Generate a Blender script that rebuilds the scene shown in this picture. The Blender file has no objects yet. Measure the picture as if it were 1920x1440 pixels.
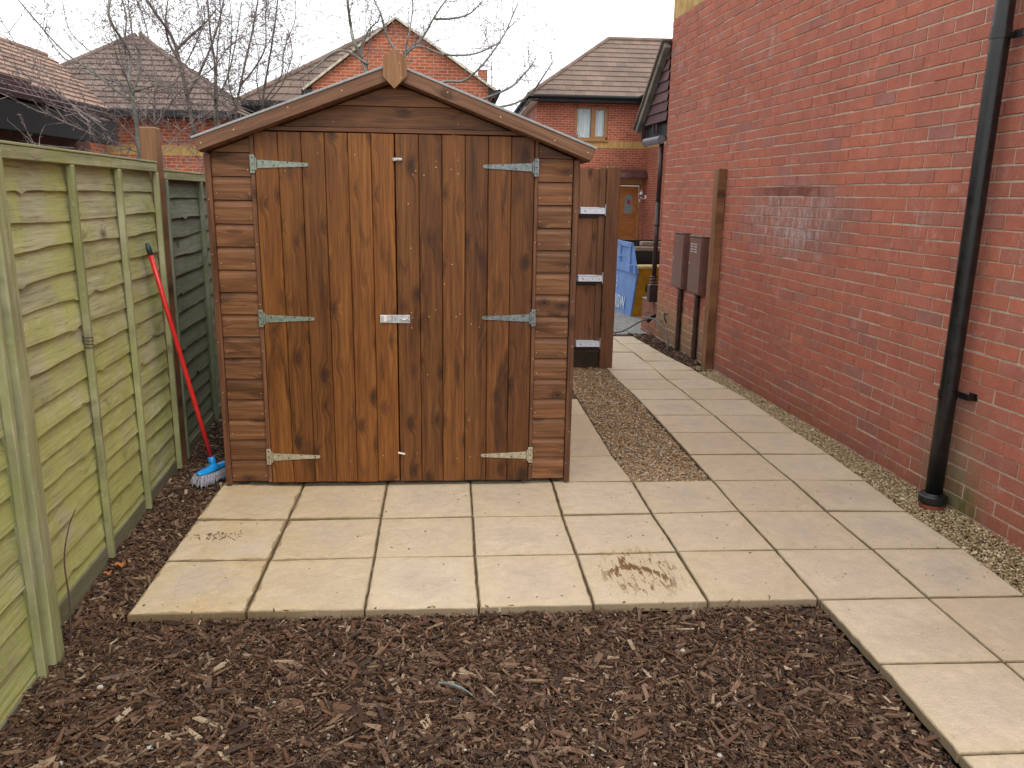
import bpy, math, random
import numpy as np
from mathutils import Vector, Matrix
random.seed(7); rng = np.random.default_rng(11)
C = bpy.context.scene.collection
sc = bpy.context.scene
R = math.radians

# ------------------------------------------------------------------ camera, world, sun
cam_d = bpy.data.cameras.new('camera'); cam = bpy.data.objects.new('camera', cam_d); C.objects.link(cam)
cam.location = (1.2414, -2.7971, 1.5495)
cam.rotation_euler = (1.3383, -0.0162, -0.0727)
cam_d.sensor_width = 36.0; cam_d.lens = 1493.5 / 1920 * 36.0
cam_d.clip_start = 0.05; cam_d.clip_end = 2000
sc.camera = cam
SUN_EL, SUN_AZ = R(56), R(152)            # azimuth clockwise from +y
w = bpy.data.worlds.new('World'); sc.world = w; w.use_nodes = True
nt = w.node_tree; nt.nodes.clear()
o_ = nt.nodes.new('ShaderNodeOutputWorld'); bg = nt.nodes.new('ShaderNodeBackground')
sky = nt.nodes.new('ShaderNodeTexSky'); sky.sky_type = 'NISHITA'; sky.sun_disc = False
sky.sun_elevation = SUN_EL; sky.sun_rotation = SUN_AZ; sky.dust_density = 4.0; sky.air_density = 1.5
tc = nt.nodes.new('ShaderNodeTexCoord'); nz = nt.nodes.new('ShaderNodeTexNoise')
nz.inputs['Scale'].default_value = 2.2; nz.inputs['Detail'].default_value = 5
rp = nt.nodes.new('ShaderNodeValToRGB')
rp.color_ramp.elements[0].position = .3; rp.color_ramp.elements[0].color = (.88, .90, .94, 1)
rp.color_ramp.elements[1].position = .7; rp.color_ramp.elements[1].color = (1, 1, 1, 1)
vm = nt.nodes.new('ShaderNodeVectorMath'); vm.operation = 'SCALE'; vm.inputs['Scale'].default_value = 11.0
mx = nt.nodes.new('ShaderNodeMix'); mx.data_type = 'RGBA'; mx.inputs['Factor'].default_value = .88
L = nt.links.new
L(tc.outputs['Generated'], nz.inputs['Vector']); L(nz.outputs['Fac'], rp.inputs['Fac']); L(rp.outputs['Color'], vm.inputs[0])
L(sky.outputs['Color'], mx.inputs['A']); L(vm.outputs[0], mx.inputs['B']); L(mx.outputs['Result'], bg.inputs['Color'])
bg.inputs['Strength'].default_value = .12
L(bg.outputs[0], o_.inputs[0])
sd = bpy.data.lights.new('sun', 'SUN'); sd.energy = 1.0; sd.angle = R(22); sd.color = (1, .97, .93)
sun = bpy.data.objects.new('sun', sd); C.objects.link(sun)
dv = Vector((math.sin(SUN_AZ) * math.cos(SUN_EL), math.cos(SUN_AZ) * math.cos(SUN_EL), math.sin(SUN_EL)))
sun.rotation_euler = dv.to_track_quat('Z', 'Y').to_euler()
sc.view_settings.view_transform = 'Standard'; sc.view_settings.look = 'None'
sc.view_settings.exposure = 0.50; sc.view_settings.gamma = 1.0
sc.cycles.max_bounces = 6; sc.cycles.diffuse_bounces = 3; sc.cycles.transparent_max_bounces = 6

# ------------------------------------------------------------------ shader helpers
class NT:
    def __init__(s, name):
        s.m = bpy.data.materials.new(name); s.m.use_nodes = True; s.t = s.m.node_tree
        s.b = s.t.nodes['Principled BSDF']; s.i = 0
    def L(s, a, b): s.t.links.new(a, b)
    def put(s, sock, v):
        if v is None: return
        if isinstance(v, bpy.types.NodeSocket): s.L(v, sock)
        elif isinstance(v, (tuple, list)) and sock.type == 'RGBA' and len(v) == 3: sock.default_value = (*v, 1)
        else: sock.default_value = v
    def node(s, t, **kw):
        n = s.t.nodes.new('ShaderNode' + t); s.i += 1
        for k, v in kw.items(): setattr(n, k, v)
        return n
    def math(s, op, a, b=None, c=None, clamp=False):
        n = s.node('Math', operation=op); n.use_clamp = clamp
        s.put(n.inputs[0], a); s.put(n.inputs[1], b)
        if c is not None: s.put(n.inputs[2], c)
        return n.outputs[0]
    def vmath(s, op, a, b=None):
        n = s.node('VectorMath', operation=op); s.put(n.inputs[0], a)
        if b is not None: s.put(n.inputs[1], b)
        return n.outputs['Value'] if op in ('LENGTH', 'DISTANCE', 'DOT_PRODUCT') else n.outputs[0]
    def mix(s, f, a, b, mode='MIX'):
        n = s.node('Mix', data_type='RGBA', blend_type=mode)
        s.put(n.inputs['Factor'], f); s.put(n.inputs['A'], a); s.put(n.inputs['B'], b); return n.outputs['Result']
    def noise(s, v, scale=5, detail=3, rough=.55, dist=0, dim='3D'):
        n = s.node('TexNoise', noise_dimensions=dim); s.put(n.inputs['Vector'], v)
        n.inputs['Scale'].default_value = scale; n.inputs['Detail'].default_value = detail
        n.inputs['Roughness'].default_value = rough; n.inputs['Distortion'].default_value = dist; return n.outputs['Fac']
    def vor(s, v, scale=5, feat='F1', rand=1.0):
        n = s.node('TexVoronoi', feature=feat); s.put(n.inputs['Vector'], v)
        n.inputs['Scale'].default_value = scale; n.inputs['Randomness'].default_value = rand; return n
    def ss(s, x, lo, hi, a=0., b=1.):
        n = s.node('MapRange', interpolation_type='SMOOTHSTEP'); s.put(n.inputs['Value'], x)
        s.put(n.inputs['From Min'], lo); s.put(n.inputs['From Max'], hi)
        s.put(n.inputs['To Min'], a); s.put(n.inputs['To Max'], b); return n.outputs[0]
    def ramp(s, f, stops, interp='LINEAR'):
        n = s.node('ValToRGB'); cr = n.color_ramp; cr.interpolation = interp
        while len(cr.elements) < len(stops): cr.elements.new(.5)
        for e, (p, c) in zip(cr.elements, stops): e.position = p; e.color = (*c, 1)
        s.put(n.inputs[0], f); return n.outputs[0]
    def attr(s, name='wc'):
        return s.node('Attribute', attribute_name=name).outputs['Vector']
    def sep(s, v):
        n = s.node('SeparateXYZ'); s.put(n.inputs[0], v); return n.outputs
    def comb(s, x, y, z):
        n = s.node('CombineXYZ'); s.put(n.inputs[0], x); s.put(n.inputs[1], y); s.put(n.inputs[2], z); return n.outputs[0]
    def pos(s): return s.node('NewGeometry').outputs['Position']
    def white(s, x):
        n = s.node('TexWhiteNoise', noise_dimensions='1D'); s.put(n.inputs['W'], x); return n.outputs['Value']
    def bump(s, h, strength=.4, dist=.002, prev=None):
        n = s.node('Bump'); n.inputs['Strength'].default_value = strength; n.inputs['Distance'].default_value = dist
        s.put(n.inputs['Height'], h)
        if prev is not None: s.L(prev, n.inputs['Normal'])
        return n.outputs[0]
    def out(s, col, rough=.7, normal=None, metal=0., spec=None):
        s.put(s.b.inputs['Base Color'], col); s.put(s.b.inputs['Roughness'], rough); s.put(s.b.inputs['Metallic'], metal)
        if spec is not None: s.b.inputs['Specular IOR Level'].default_value = spec
        if normal is not None: s.L(normal, s.b.inputs['Normal'])
        return s.m

def wood(name, lo, mid, hi, tone=(.72, 1.22), knots=.5, patch=.5, rough=.6, knotcol=(.035, .014, .007), hue=None, across=60, spec=.35, algae=None):
    t = NT(name); a = t.attr(); x, y, z = t.sep(a)
    P = t.comb(t.math('MULTIPLY_ADD', z, 17.3, x), t.math('MULTIPLY_ADD', z, 5.7, y), t.math('MULTIPLY', z, 9.1))
    nw = t.noise(P, 3, 2)
    # knots: distance field bends the grain around each knot
    kp = t.vmath('MULTIPLY', t.vmath('ADD', P, t.comb(t.math('MULTIPLY', nw, .03), 0, 0)), (3.6, 7.0, 1.0))
    vo = t.vor(kp, 1.35); d = vo.outputs['Distance']
    kr = t.sep(vo.outputs['Color'])[0]; on = t.math('GREATER_THAN', kr, 1 - knots)
    bend = t.math('MULTIPLY', on, t.ss(d, .0, .45, 1, 0))
    yy = t.math('MULTIPLY_ADD', bend, .035, t.sep(P)[1])
    G = t.comb(t.sep(P)[0], yy, t.sep(P)[2])
    g1 = t.noise(t.vmath('MULTIPLY', G, (2.2, across, 1)), 1, 4, .6)
    g2 = t.noise(t.vmath('MULTIPLY', G, (.9, across * .25, 1)), 1, 3, .55, .4)
    g3 = t.noise(t.vmath('MULTIPLY', G, (6, across * 3.2, 1)), 1, 2, .6)
    rings = t.noise(t.comb(t.math('MULTIPLY', t.sep(P)[0], 2.), t.math('MULTIPLY', d, 26), z), 1, 2)
    f = t.math('ADD', t.math('MULTIPLY', g1, .62), t.math('MULTIPLY', g2, .38))
    f = t.math('ADD', f, t.math('MULTIPLY', t.math('SUBTRACT', g3, .5), .50))
    fine = t.noise(t.vmath('MULTIPLY', G, (4, across * 8, 1)), 1, 2, .7); f = t.math('ADD', f, t.math('MULTIPLY', t.math('SUBTRACT', fine, .5), .34))
    f = t.math('ADD', f, t.math('MULTIPLY', t.math('MULTIPLY', bend, t.math('SUBTRACT', rings, .5)), .6))
    col = t.ramp(f, [(.30, lo), (.5, mid), (.72, hi)])
    pn = t.noise(t.vmath('MULTIPLY', P, (2.0, 9, 1)), 1, 3, .6, .8)
    col = t.mix(t.math('MULTIPLY', t.ss(pn, .55, .70), patch), col, tuple(c * .62 for c in lo), 'MIX')
    col = t.mix(t.math('MULTIPLY', t.math('MULTIPLY', on, t.ss(d, .08, .36, 1, 0)), .7), col, tuple(c * .55 for c in lo))
    ringm_ = t.math('MULTIPLY', on, t.math('MULTIPLY', t.ss(t.math('ABSOLUTE', t.math('SUBTRACT', d, .145)), .0, .03, 1, 0), .5))
    km = t.math('MAXIMUM', t.math('MULTIPLY', on, t.ss(d, .055, .10, 1, 0)), ringm_)
    col = t.mix(t.math('MULTIPLY', km, .95), col, knotcol)
    tn = t.white(t.math('MULTIPLY', z, 71.7))
    tv = t.ss(tn, 0., 1., tone[0], tone[1])
    col = t.mix(1., col, t.comb(tv, tv, tv), 'MULTIPLY')
    if hue:
        hn = t.white(t.math('MULTIPLY', z, 13.1)); col = t.mix(t.math('MULTIPLY', hn, .6), col, t.mix(1., col, hue, 'MULTIPLY'))
    if algae:
        q = t.pos(); an = t.noise(q, 3.2, 4, .62, .5); am = t.noise(t.vmath('MULTIPLY', q, (1, 1, .5)), 11, 4, .7)
        fz = t.math('ADD', t.math('MULTIPLY', an, .7), t.math('MULTIPLY', am, .3))
        fz = t.math('ADD', fz, t.math('MULTIPLY', t.math('SUBTRACT', t.sep(q)[2], .9), algae[3]))
        ag = t.mix(t.ss(f, .32, .62), tuple(c * .66 for c in algae[0]), algae[0])
        col = t.mix(t.ss(fz, .36, .60, 0., algae[1]), col, t.mix(t.ss(am, .35, .65), ag, tuple(c * .8 for c in algae[0])))
        ck = t.noise(t.vmath('MULTIPLY', G, (3.5, across * 2.2, 1)), 1, 3, .7)
        col = t.mix(t.ss(ck, .60, .68, 0, .55), col, (.12, .11, .06)); col = t.mix(t.ss(ck, .36, .28, 0, .4), col, (.62, .61, .44))
        sp = t.noise(q, 60, 3, .7)
        col = t.mix(t.ss(sp, .60, .72, 0, .35), col, algae[2])
    hgt = t.math('ADD', t.math('MULTIPLY', g1, .8), t.math('MULTIPLY', g3, .8))
    hgt = t.math('ADD', hgt, t.math('MULTIPLY', km, -.4))
    return t.out(col, t.ss(f, .3, .7, rough - .06, rough + .12), t.bump(hgt, .55, .0016), spec=spec)

def plain(name, col, rough=.5, metal=0., var=.12, scale=8, bump=0., spec=None, dirt=None):
    t = NT(name); p = t.pos(); n = t.noise(p, scale, 4, .6)
    c = t.mix(t.ss(n, .3, .7), tuple(k * (1 - var) for k in col), tuple(min(1, k * (1 + var)) for k in col))
    if dirt: c = t.mix(t.ss(t.noise(p, scale * .6, 5, .7), .5, .7, 0, dirt[1]), c, dirt[0])
    return t.out(c, t.ss(n, .2, .8, max(.05, rough - .08), rough + .08), t.bump(t.noise(p, scale * 12, 3), bump, .001) if bump else None, metal, spec)

def brickmat(name, tones, near=False):
    """individual bricks carry wc = (along, up, random)"""
    t = NT(name); x, y, z = t.sep(t.attr()); p = t.pos(); px, py, pz = t.sep(p)
    r1 = t.white(t.math('MULTIPLY', z, 91.7)); r2 = t.white(t.math('MULTIPLY', z, 37.3))
    col = t.ramp(r1, [(i / (len(tones) - 1), c) for i, c in enumerate(tones)])
    q = t.vmath('ADD', p, t.comb(0, 0, t.math('MULTIPLY', z, 3.)))
    n1 = t.noise(q, 9, 4, .6, .3); n2 = t.noise(p, 120, 3, .65); n3 = t.noise(p, 1.3, 4, .6); n4 = t.noise(t.vmath('MULTIPLY', p, (1, 1, .35)), 26, 4, .7)
    col = t.mix(1., col, t.ramp(n1, [(.25, (.86, .85, .86)), (.75, (1.12, 1.12, 1.12))]), 'MULTIPLY')
    col = t.mix(1., col, t.ramp(n2, [(.3, (.80, .80, .80)), (.7, (1.14, 1.14, 1.14))]), 'MULTIPLY')
    col = t.mix(1., col, t.ramp(n3, [(.3, (.86, .86, .90)), (.7, (1.10, 1.06, 1.02))]), 'MULTIPLY')
    # pale bloom on random bricks
    col = t.mix(t.math('MULTIPLY', t.ss(n4, .52, .74, 0, .42), t.ss(r2, .45, 1., .25, 1)), col, (.46, .30, .27))
    if near:
        # efflorescence patch with a dark damp brick course above it
        dy = t.math('MULTIPLY', t.math('SUBTRACT', py, 3.15), .85); dz = t.math('MULTIPLY', t.math('SUBTRACT', pz, 1.38), 2.6)
        d = t.vmath('LENGTH', t.comb(dy, dz, 0))
        d = t.math('ADD', d, t.math('MULTIPLY', t.math('SUBTRACT', n3, .5), 1.3))
        m = t.ss(d, .25, 1.0, 1, 0)
        col = t.mix(t.math('MULTIPLY', m, t.math('MULTIPLY', t.ss(n1, .3, .6, .45, .9), t.ss(r2, .0, .8, .5, 1))), col, (.235, .135, .105))
        ef = t.math('ADD', t.math('MULTIPLY', t.noise(t.vmath('MULTIPLY', p, (1, 1, .35)), 17, 6, .8), .75), t.math('MULTIPLY', n2, .25))
        d2 = t.vmath('LENGTH', t.comb(t.math('MULTIPLY', t.math('SUBTRACT', py, 3.1), 1.0), t.math('MULTIPLY', t.math('SUBTRACT', pz, 1.40), 2.7), 0))
        col = t.mix(t.math('MULTIPLY', t.math('MULTIPLY', t.ss(d2, .15, 1.05, 1, 0), t.ss(r1, 0, .9, .6, 1)), t.ss(ef, .44, .64, 0, .85)), col, (.60, .50, .50))
        col = t.mix(t.math('MULTIPLY', t.ss(t.noise(t.vmath('MULTIPLY', p, (1, 1, 1.6)), 2.3, 5, .75), .55, .72, 0, .45), t.ss(n4, .4, .6)), col, (.50, .38, .36))
        band = t.math('MULTIPLY', t.math('MULTIPLY', t.ss(pz, 1.572, 1.58), t.ss(pz, 1.642, 1.65, 1, 0)), t.math('MULTIPLY', t.ss(py, 2.25, 2.9), t.ss(py, 3.3, 4.0, 1, 0)))
        col = t.mix(t.math('MULTIPLY', t.math('MULTIPLY', band, t.ss(n1, .25, .6, .35, 1)), .75), col, (.13, .038, .022))
        lo = t.math('ADD', pz, t.math('MULTIPLY', n3, -.5))
        # dull sandy splash zone low on the far end, moss and grey by the pipe
        far = t.math('MULTIPLY', t.ss(py, 4.2, 4.9), t.ss(lo, -.05, .35, 1, 0))
        col = t.mix(t.math('MULTIPLY', far, .75), col, (.30, .22, .12))
        pipe = t.math('MULTIPLY', t.ss(t.math('ABSOLUTE', t.math('SUBTRACT', py, .98)), .04, .34, 1, 0), t.ss(pz, .05, .75, 1, 0))
        col = t.mix(t.math('MULTIPLY', pipe, t.ss(n1, .3, .6, .35, .95)), col, (.22, .19, .12))
        moss = t.math('MULTIPLY', t.ss(t.math('ABSOLUTE', t.math('SUBTRACT', py, .85)), .04, .2, 1, 0), t.ss(pz, .0, .28, 1, 0))
        col = t.mix(t.math('MULTIPLY', moss, t.ss(n4, .4, .6, .2, 1.)), col, (.10, .13, .025))
        low = t.ss(lo, -.3, .25, .35, 0)
        col = t.mix(low, col, (.13, .07, .045))
        ye = t.math('GREATER_THAN', pz, 3.372)
        yc = t.mix(t.ss(n1, .3, .7), (.42, .26, .09), (.58, .40, .18))
        col = t.mix(ye, col, yc)
    hgt = t.math('ADD', t.math('MULTIPLY', n1, 1.0), t.math('MULTIPLY', n2, .35))
    return t.out(col, .92, t.bump(hgt, .6, .004), spec=.15)

def brickwall(name, tones=((.30, .075, .04), (.42, .12, .062)), mortar=(.40, .32, .25)):
    """one-mesh far walls: wc = metres along and up; z = 1 marks the yellow soldier course"""
    t = NT(name); a = t.attr(); x, y, z = t.sep(a)
    b = t.node('TexBrick'); t.L(a, b.inputs['Vector'])
    b.inputs['Scale'].default_value = 1.; b.inputs['Brick Width'].default_value = .225; b.inputs['Row Height'].default_value = .075
    b.inputs['Mortar Size'].default_value = .0065; b.inputs['Mortar Smooth'].default_value = .25; b.inputs['Bias'].default_value = -.1
    t.put(b.inputs['Color1'], tones[0]); t.put(b.inputs['Color2'], tones[1]); t.put(b.inputs['Mortar'], mortar)
    p = t.pos(); n = t.noise(p, 1.2, 4, .6); n2 = t.noise(p, 14, 3, .6)
    col = t.mix(1., b.outputs['Color'], t.ramp(n, [(.3, (.80, .80, .84)), (.7, (1.15, 1.12, 1.1))]), 'MULTIPLY')
    col = t.mix(1., col, t.ramp(n2, [(.3, (.82, .82, .82)), (.7, (1.15, 1.15, 1.15))]), 'MULTIPLY')
    sol = t.node('TexBrick'); t.L(a, sol.inputs['Vector']); sol.offset = 0
    sol.inputs['Scale'].default_value = 1.; sol.inputs['Brick Width'].default_value = .075; sol.inputs['Row Height'].default_value = .225
    sol.inputs['Mortar Size'].default_value = .004; sol.inputs['Mortar Smooth'].default_value = .3
    t.put(sol.inputs['Color1'], (.40, .25, .08)); t.put(sol.inputs['Color2'], (.52, .35, .13)); t.put(sol.inputs['Mortar'], (.30, .22, .13))
    col = t.mix(t.math('GREATER_THAN', z, .5), col, sol.outputs['Color'])
    return t.out(col, .85, t.bump(b.outputs['Fac'], -.5, .004), spec=.25)

def rooftile(name, base):
    t = NT(name); a = t.attr(); x, y, z = t.sep(a)
    b = t.node('TexBrick'); t.L(t.comb(x, t.math('MULTIPLY', z, .3), 0), b.inputs['Vector'])
    b.inputs['Scale'].default_value = 1.; b.inputs['Brick Width'].default_value = .33; b.inputs['Row Height'].default_value = .3
    b.inputs['Mortar Size'].default_value = .006; b.inputs['Mortar Smooth'].default_value = .4; b.inputs['Bias'].default_value = 0
    t.put(b.inputs['Color1'], tuple(c * .84 for c in base)); t.put(b.inputs['Color2'], tuple(c * 1.14 for c in base)); t.put(b.inputs['Mortar'], tuple(c * .6 for c in base))
    p = t.pos(); n = t.noise(p, 5, 5, .7); n2 = t.noise(p, 1, 3, .6)
    col = t.mix(1., b.outputs['Color'], t.ramp(n2, [(.3, (.84, .84, .86)), (.7, (1.12, 1.1, 1.08))]), 'MULTIPLY')
    col = t.mix(t.ss(n, .58, .72, 0, .5), col, tuple(c * 1.5 for c in base))
    col = t.mix(t.ss(t.noise(p, 2.2, 4, .7), .62, .72, 0, .5), col, (.22, .20, .10))
    return t.out(col, .85, t.bump(n, .4, .004), spec=.25)

# ------------------------------------------------------------------ mesh helpers
class MB:
    def __init__(s): s.V = []; s.F = []; s.M = []; s.W = []; s.n = 0
    def add(s, V, F, mat=0, wc=None):
        V = np.asarray(V, float); 
        if wc is None: wc = np.zeros((len(V), 3)); wc[:, :2] = V[:, :2]
        s.V.append(V); s.W.append(np.asarray(wc, float))
        if isinstance(F, np.ndarray): F = (F + s.n).tolist()
        else: F = [tuple(i + s.n for i in f) for f in F]
        s.F += F; s.M += [mat] * len(F); s.n += len(V)
ORG = {}
def finish(mb, name, mats, parent=None, smooth=False, loc=None):
    V = np.concatenate(mb.V)
    org = np.array(ORG[parent.name] if parent else (loc if loc is not None else (0, 0, 0)), float)
    me = bpy.data.meshes.new(name); me.from_pydata((V - org).tolist(), [], mb.F)
    for m in (mats if isinstance(mats, (list, tuple)) else [mats]): me.materials.append(m)
    me.polygons.foreach_set('material_index', mb.M)
    at = me.attributes.new('wc', 'FLOAT_VECTOR', 'POINT'); at.data.foreach_set('vector', np.concatenate(mb.W).ravel())
    me.polygons.foreach_set('use_smooth', [bool(smooth)] * len(mb.F))
    me.validate(); me.update()
    ob = bpy.data.objects.new(name, me); C.objects.link(ob)
    if parent: ob.parent = parent
    else: ob.location = org
    ORG[ob.name] = org
    return ob
def tag(o, label, cat, group=None, kind=None):
    o['label'] = label
    if cat: o['category'] = cat
    if group: o['group'] = group
    if kind: o['kind'] = kind
    return o
def thing(name, label, cat, loc, group=None):
    o = bpy.data.objects.new(name, None); C.objects.link(o); o.location = loc; o.empty_display_size = .2
    ORG[o.name] = np.array(loc, float); return tag(o, label, cat, group)

def _tmpl():
    idx = {}; S = []; A = []
    for sx in (-1, 1):
        for sy in (-1, 1):
            for sz in (-1, 1):
                for a in range(3): idx[(sx, sy, sz, a)] = len(S); S.append((sx, sy, sz)); A.append(a)
    S = np.array(S, float); E = np.zeros((24, 3)); E[np.arange(24), A] = 1
    P = S * 1. - .2 * S * (1 - E); F = []
    def orient(f):
        c = P[list(f)].mean(0); n = np.cross(P[f[1]] - P[f[0]], P[f[2]] - P[f[1]])
        return tuple(f) if n @ c > 0 else tuple(reversed(f))
    for a in range(3):
        b, c = [k for k in range(3) if k != a]
        for s in (-1, 1):
            q = []
            for (u, v) in ((-1, -1), (1, -1), (1, 1), (-1, 1)):
                k = [0, 0, 0]; k[a] = s; k[b] = u; k[c] = v; q.append(idx[(*k, a)])
            F.append(orient(q))
    for c in range(3):
        a, b = [k for k in range(3) if k != c]
        for u in (-1, 1):
            for v in (-1, 1):
                k1 = [0, 0, 0]; k1[a] = u; k1[b] = v; k2 = list(k1); k1[c] = -1; k2[c] = 1
                F.append(orient([idx[(*k1, a)], idx[(*k2, a)], idx[(*k2, b)], idx[(*k1, b)]]))
    for sx in (-1, 1):
        for sy in (-1, 1):
            for sz in (-1, 1): F.append(orient([idx[(sx, sy, sz, a)] for a in range(3)]))
    return S, E, F
TS, TE, TF = _tmpl()
def cboxes(mb, Cn, H, b=.003, Rm=None, ua=0, va=2, rnd=None, mat=0, jit=0.):
    Cn = np.atleast_2d(np.asarray(Cn, float)); H = np.broadcast_to(np.asarray(H, float), Cn.shape); N = len(Cn)
    b = np.minimum(b, H.min(1) * .9)[:, None, None]
    V = TS[None] * H[:, None, :] - b * TS[None] * (1 - TE[None])
    if jit: V = V + rng.normal(0, jit, V.shape)
    if rnd is None: rnd = rng.random(N)
    rnd = np.broadcast_to(rnd, (N,))
    wc = np.stack([V[..., ua] + rnd[:, None] * 3, V[..., va], np.repeat(rnd[:, None], 24, 1)], -1)
    if Rm is not None:
        Rm = np.asarray(Rm, float)
        V = np.einsum('nij,nkj->nki', np.broadcast_to(Rm, (N, 3, 3)), V)
    V = V + Cn[:, None, :]
    fs = []
    for k in range(N): fs += [tuple(i + 24 * k for i in f) for f in TF]
    mb.add(V.reshape(-1, 3), fs, mat, wc.reshape(-1, 3))
def bx(mb, x0, x1, y0, y1, z0, z1, b=.002, ua=0, va=2, rnd=None, mat=0, jit=0.):
    cboxes(mb, [((x0 + x1) / 2, (y0 + y1) / 2, (z0 + z1) / 2)], [(abs(x1 - x0) / 2, abs(y1 - y0) / 2, abs(z1 - z0) / 2)], b, None, ua, va, None if rnd is None else [rnd], mat, jit)
def rbox(mb, c, h, Rm, b=.002, ua=0, va=2, rnd=None, mat=0): cboxes(mb, [c], [h], b, np.array([Rm]), ua, va, None if rnd is None else [rnd], mat)
def rotm(axis, ang): return np.array(Matrix.Rotation(ang, 3, axis))
def tube(mb, pts, rad, n=8, mat=0, cap=True, rnd=None):
    P = np.asarray(pts, float); m = len(P); r = np.broadcast_to(np.asarray(rad, float), (m,))
    T = np.gradient(P, axis=0); T /= np.linalg.norm(T, axis=1)[:, None] + 1e-12
    up = np.array([0, 0, 1.]) if abs(T[0][2]) < .9 else np.array([1., 0, 0])
    X = np.cross(up, T[0]); X /= np.linalg.norm(X); V = []; Wc = []; an = np.arange(n) * 2 * math.pi / n
    rnd = random.random() if rnd is None else rnd; s = 0
    for i in range(m):
        X = X - T[i] * (X @ T[i]); X /= np.linalg.norm(X) + 1e-12; Y = np.cross(T[i], X)
        V.append(P[i] + r[i] * (np.cos(an)[:, None] * X + np.sin(an)[:, None] * Y))
        if i: s += np.linalg.norm(P[i] - P[i - 1])
        Wc.append(np.stack([np.full(n, s + rnd * 3), an * r[i], np.full(n, rnd)], 1))
    F = [(i * n + k, i * n + (k + 1) % n, (i + 1) * n + (k + 1) % n, (i + 1) * n + k) for i in range(m - 1) for k in range(n)]
    if cap: F += [tuple(reversed(range(n))), tuple((m - 1) * n + k for k in range(n))]
    mb.add(np.concatenate(V), F, mat, np.concatenate(Wc))
def cyl(mb, a, b, r, n=16, mat=0, r2=None): tube(mb, [a, b], [r, r if r2 is None else r2], n, mat)
def poly(mb, P, mat=0, wc=None): mb.add(P, [tuple(range(len(P)))], mat, wc)
def prism(mb, pts2, y0, y1, mat=0, rnd=None, ax='y'):
    """outline in x-z extruded along y (outline counter-clockwise seen from -y)"""
    n = len(pts2); rnd = random.random() if rnd is None else rnd
    f = (lambda p, q: (p[0], q, p[1])) if ax == 'y' else (lambda p, q: (q, p[0], p[1]))
    V = [f(p, y0) for p in pts2] + [f(p, y1) for p in pts2]
    F = [tuple(range(n)), tuple(reversed(range(n, 2 * n)))] + [((i + 1) % n, i, n + i, n + (i + 1) % n) for i in range(n)]
    if ax != 'y': F = [tuple(reversed(q)) for q in F]
    mb.add(V, F, mat, [(p[0] + rnd * 3, p[1], rnd) for p in pts2] * 2)

# ------------------------------------------------------------------ materials
M = {}
M['door'] = wood('stained_door_wood', (.082, .026, .006), (.172, .062, .012), (.275, .112, .024), (.82, 1.16), .9, .7, .5, hue=(.92, .82, .72))
M['door2'] = wood('darker_stained_door_wood', (.068, .022, .006), (.150, .054, .012), (.245, .100, .024), (.80, 1.18), .9, .8, .5, hue=(.84, .76, .7))
M['clad'] = wood('stained_cladding', (.085, .033, .013), (.172, .073, .029), (.285, .136, .058), (.76, 1.2), 1., .7, .55, hue=(.92, .86, .80))
M['trim'] = wood('stained_trim', (.075, .030, .014), (.155, .064, .030), (.235, .105, .052), (.85, 1.12), .25, .3, .55)
M['finial'] = wood('pale_finial', (.18, .082, .032), (.29, .145, .062), (.38, .21, .10), (.95, 1.1), .3, .15, .55, across=40)
M['barge'] = wood('barge_wood', (.080, .036, .017), (.165, .078, .040), (.240, .125, .070), (.9, 1.1), .35, .4, .55)
M['post'] = wood('brown_post_wood', (.13, .058, .024), (.23, .11, .048), (.33, .165, .078), (.8, 1.15), .3, .3, .6)
M['wallpost'] = wood('weathered_post_wood', (.11, .046, .020), (.20, .093, .042), (.28, .145, .072), (.9, 1.1), .3, .45, .65)
M['gate'] = wood('brown_board_wood', (.115, .046, .021), (.205, .090, .042), (.285, .135, .066), (.82, 1.15), .45, .3, .6)
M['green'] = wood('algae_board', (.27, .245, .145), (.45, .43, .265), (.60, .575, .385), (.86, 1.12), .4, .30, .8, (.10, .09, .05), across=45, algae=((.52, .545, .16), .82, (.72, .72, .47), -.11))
M['greyfence'] = wood('shaded_grey_board', (.13, .13, .095), (.215, .225, .165), (.31, .32, .25), (.84, 1.14), .35, .35, .8, (.05, .05, .03), across=45, algae=((.19, .235, .10), .6, (.36, .38, .27), -.10))  # old grey boards, with some shade put into the colour as well
M['greenpost'] = wood('algae_timber', (.20, .19, .11), (.35, .335, .20), (.50, .48, .31), (.9, 1.1), .1, .4, .8, (.06, .055, .03), across=55, algae=((.35, .37, .135), .7, (.60, .60, .40), -.05))
M['gravelboard'] = wood('grey_base_board', (.10, .085, .055), (.19, .165, .115), (.27, .24, .18), (.9, 1.1), .2, .3, .85, algae=((.20, .22, .09), .5, (.40, .38, .25), -.02))
M['dark'] = plain('dark_void', (.010, .008, .007), 1., spec=0.)
M['bearer'] = wood('dark_bearer', (.02, .012, .007), (.045, .026, .015), (.07, .04, .025))
M['galv_g'] = plain('greenish_galvanised', (.27, .32, .26), .5, .55, .22, 60, .2, dirt=((.22, .17, .10), .5))
M['galv_w'] = plain('yellowish_galvanised', (.46, .41, .30), .5, .45, .2, 60, .2, dirt=((.25, .17, .08), .5))
M['galv_b'] = plain('bluish_galvanised', (.22, .255, .255), .45, .6, .25, 60, .2, dirt=((.12, .10, .08), .5))
M['chrome'] = plain('bright_zinc', (.62, .63, .63), .35, .7, .15, 50)
M['nail'] = plain('brass_nail', (.62, .45, .24), .4, .5)
M['hole'] = plain('screw_dark', (.05, .045, .035), .5, .5)
M['felt'] = plain('mineral_felt', (.34, .36, .36), .95, 0, .25, 180, .5)
M['black'] = plain('black_plastic', (.008, .008, .009), .33, 0, .3, 20, dirt=((.03, .028, .025), .5))
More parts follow.
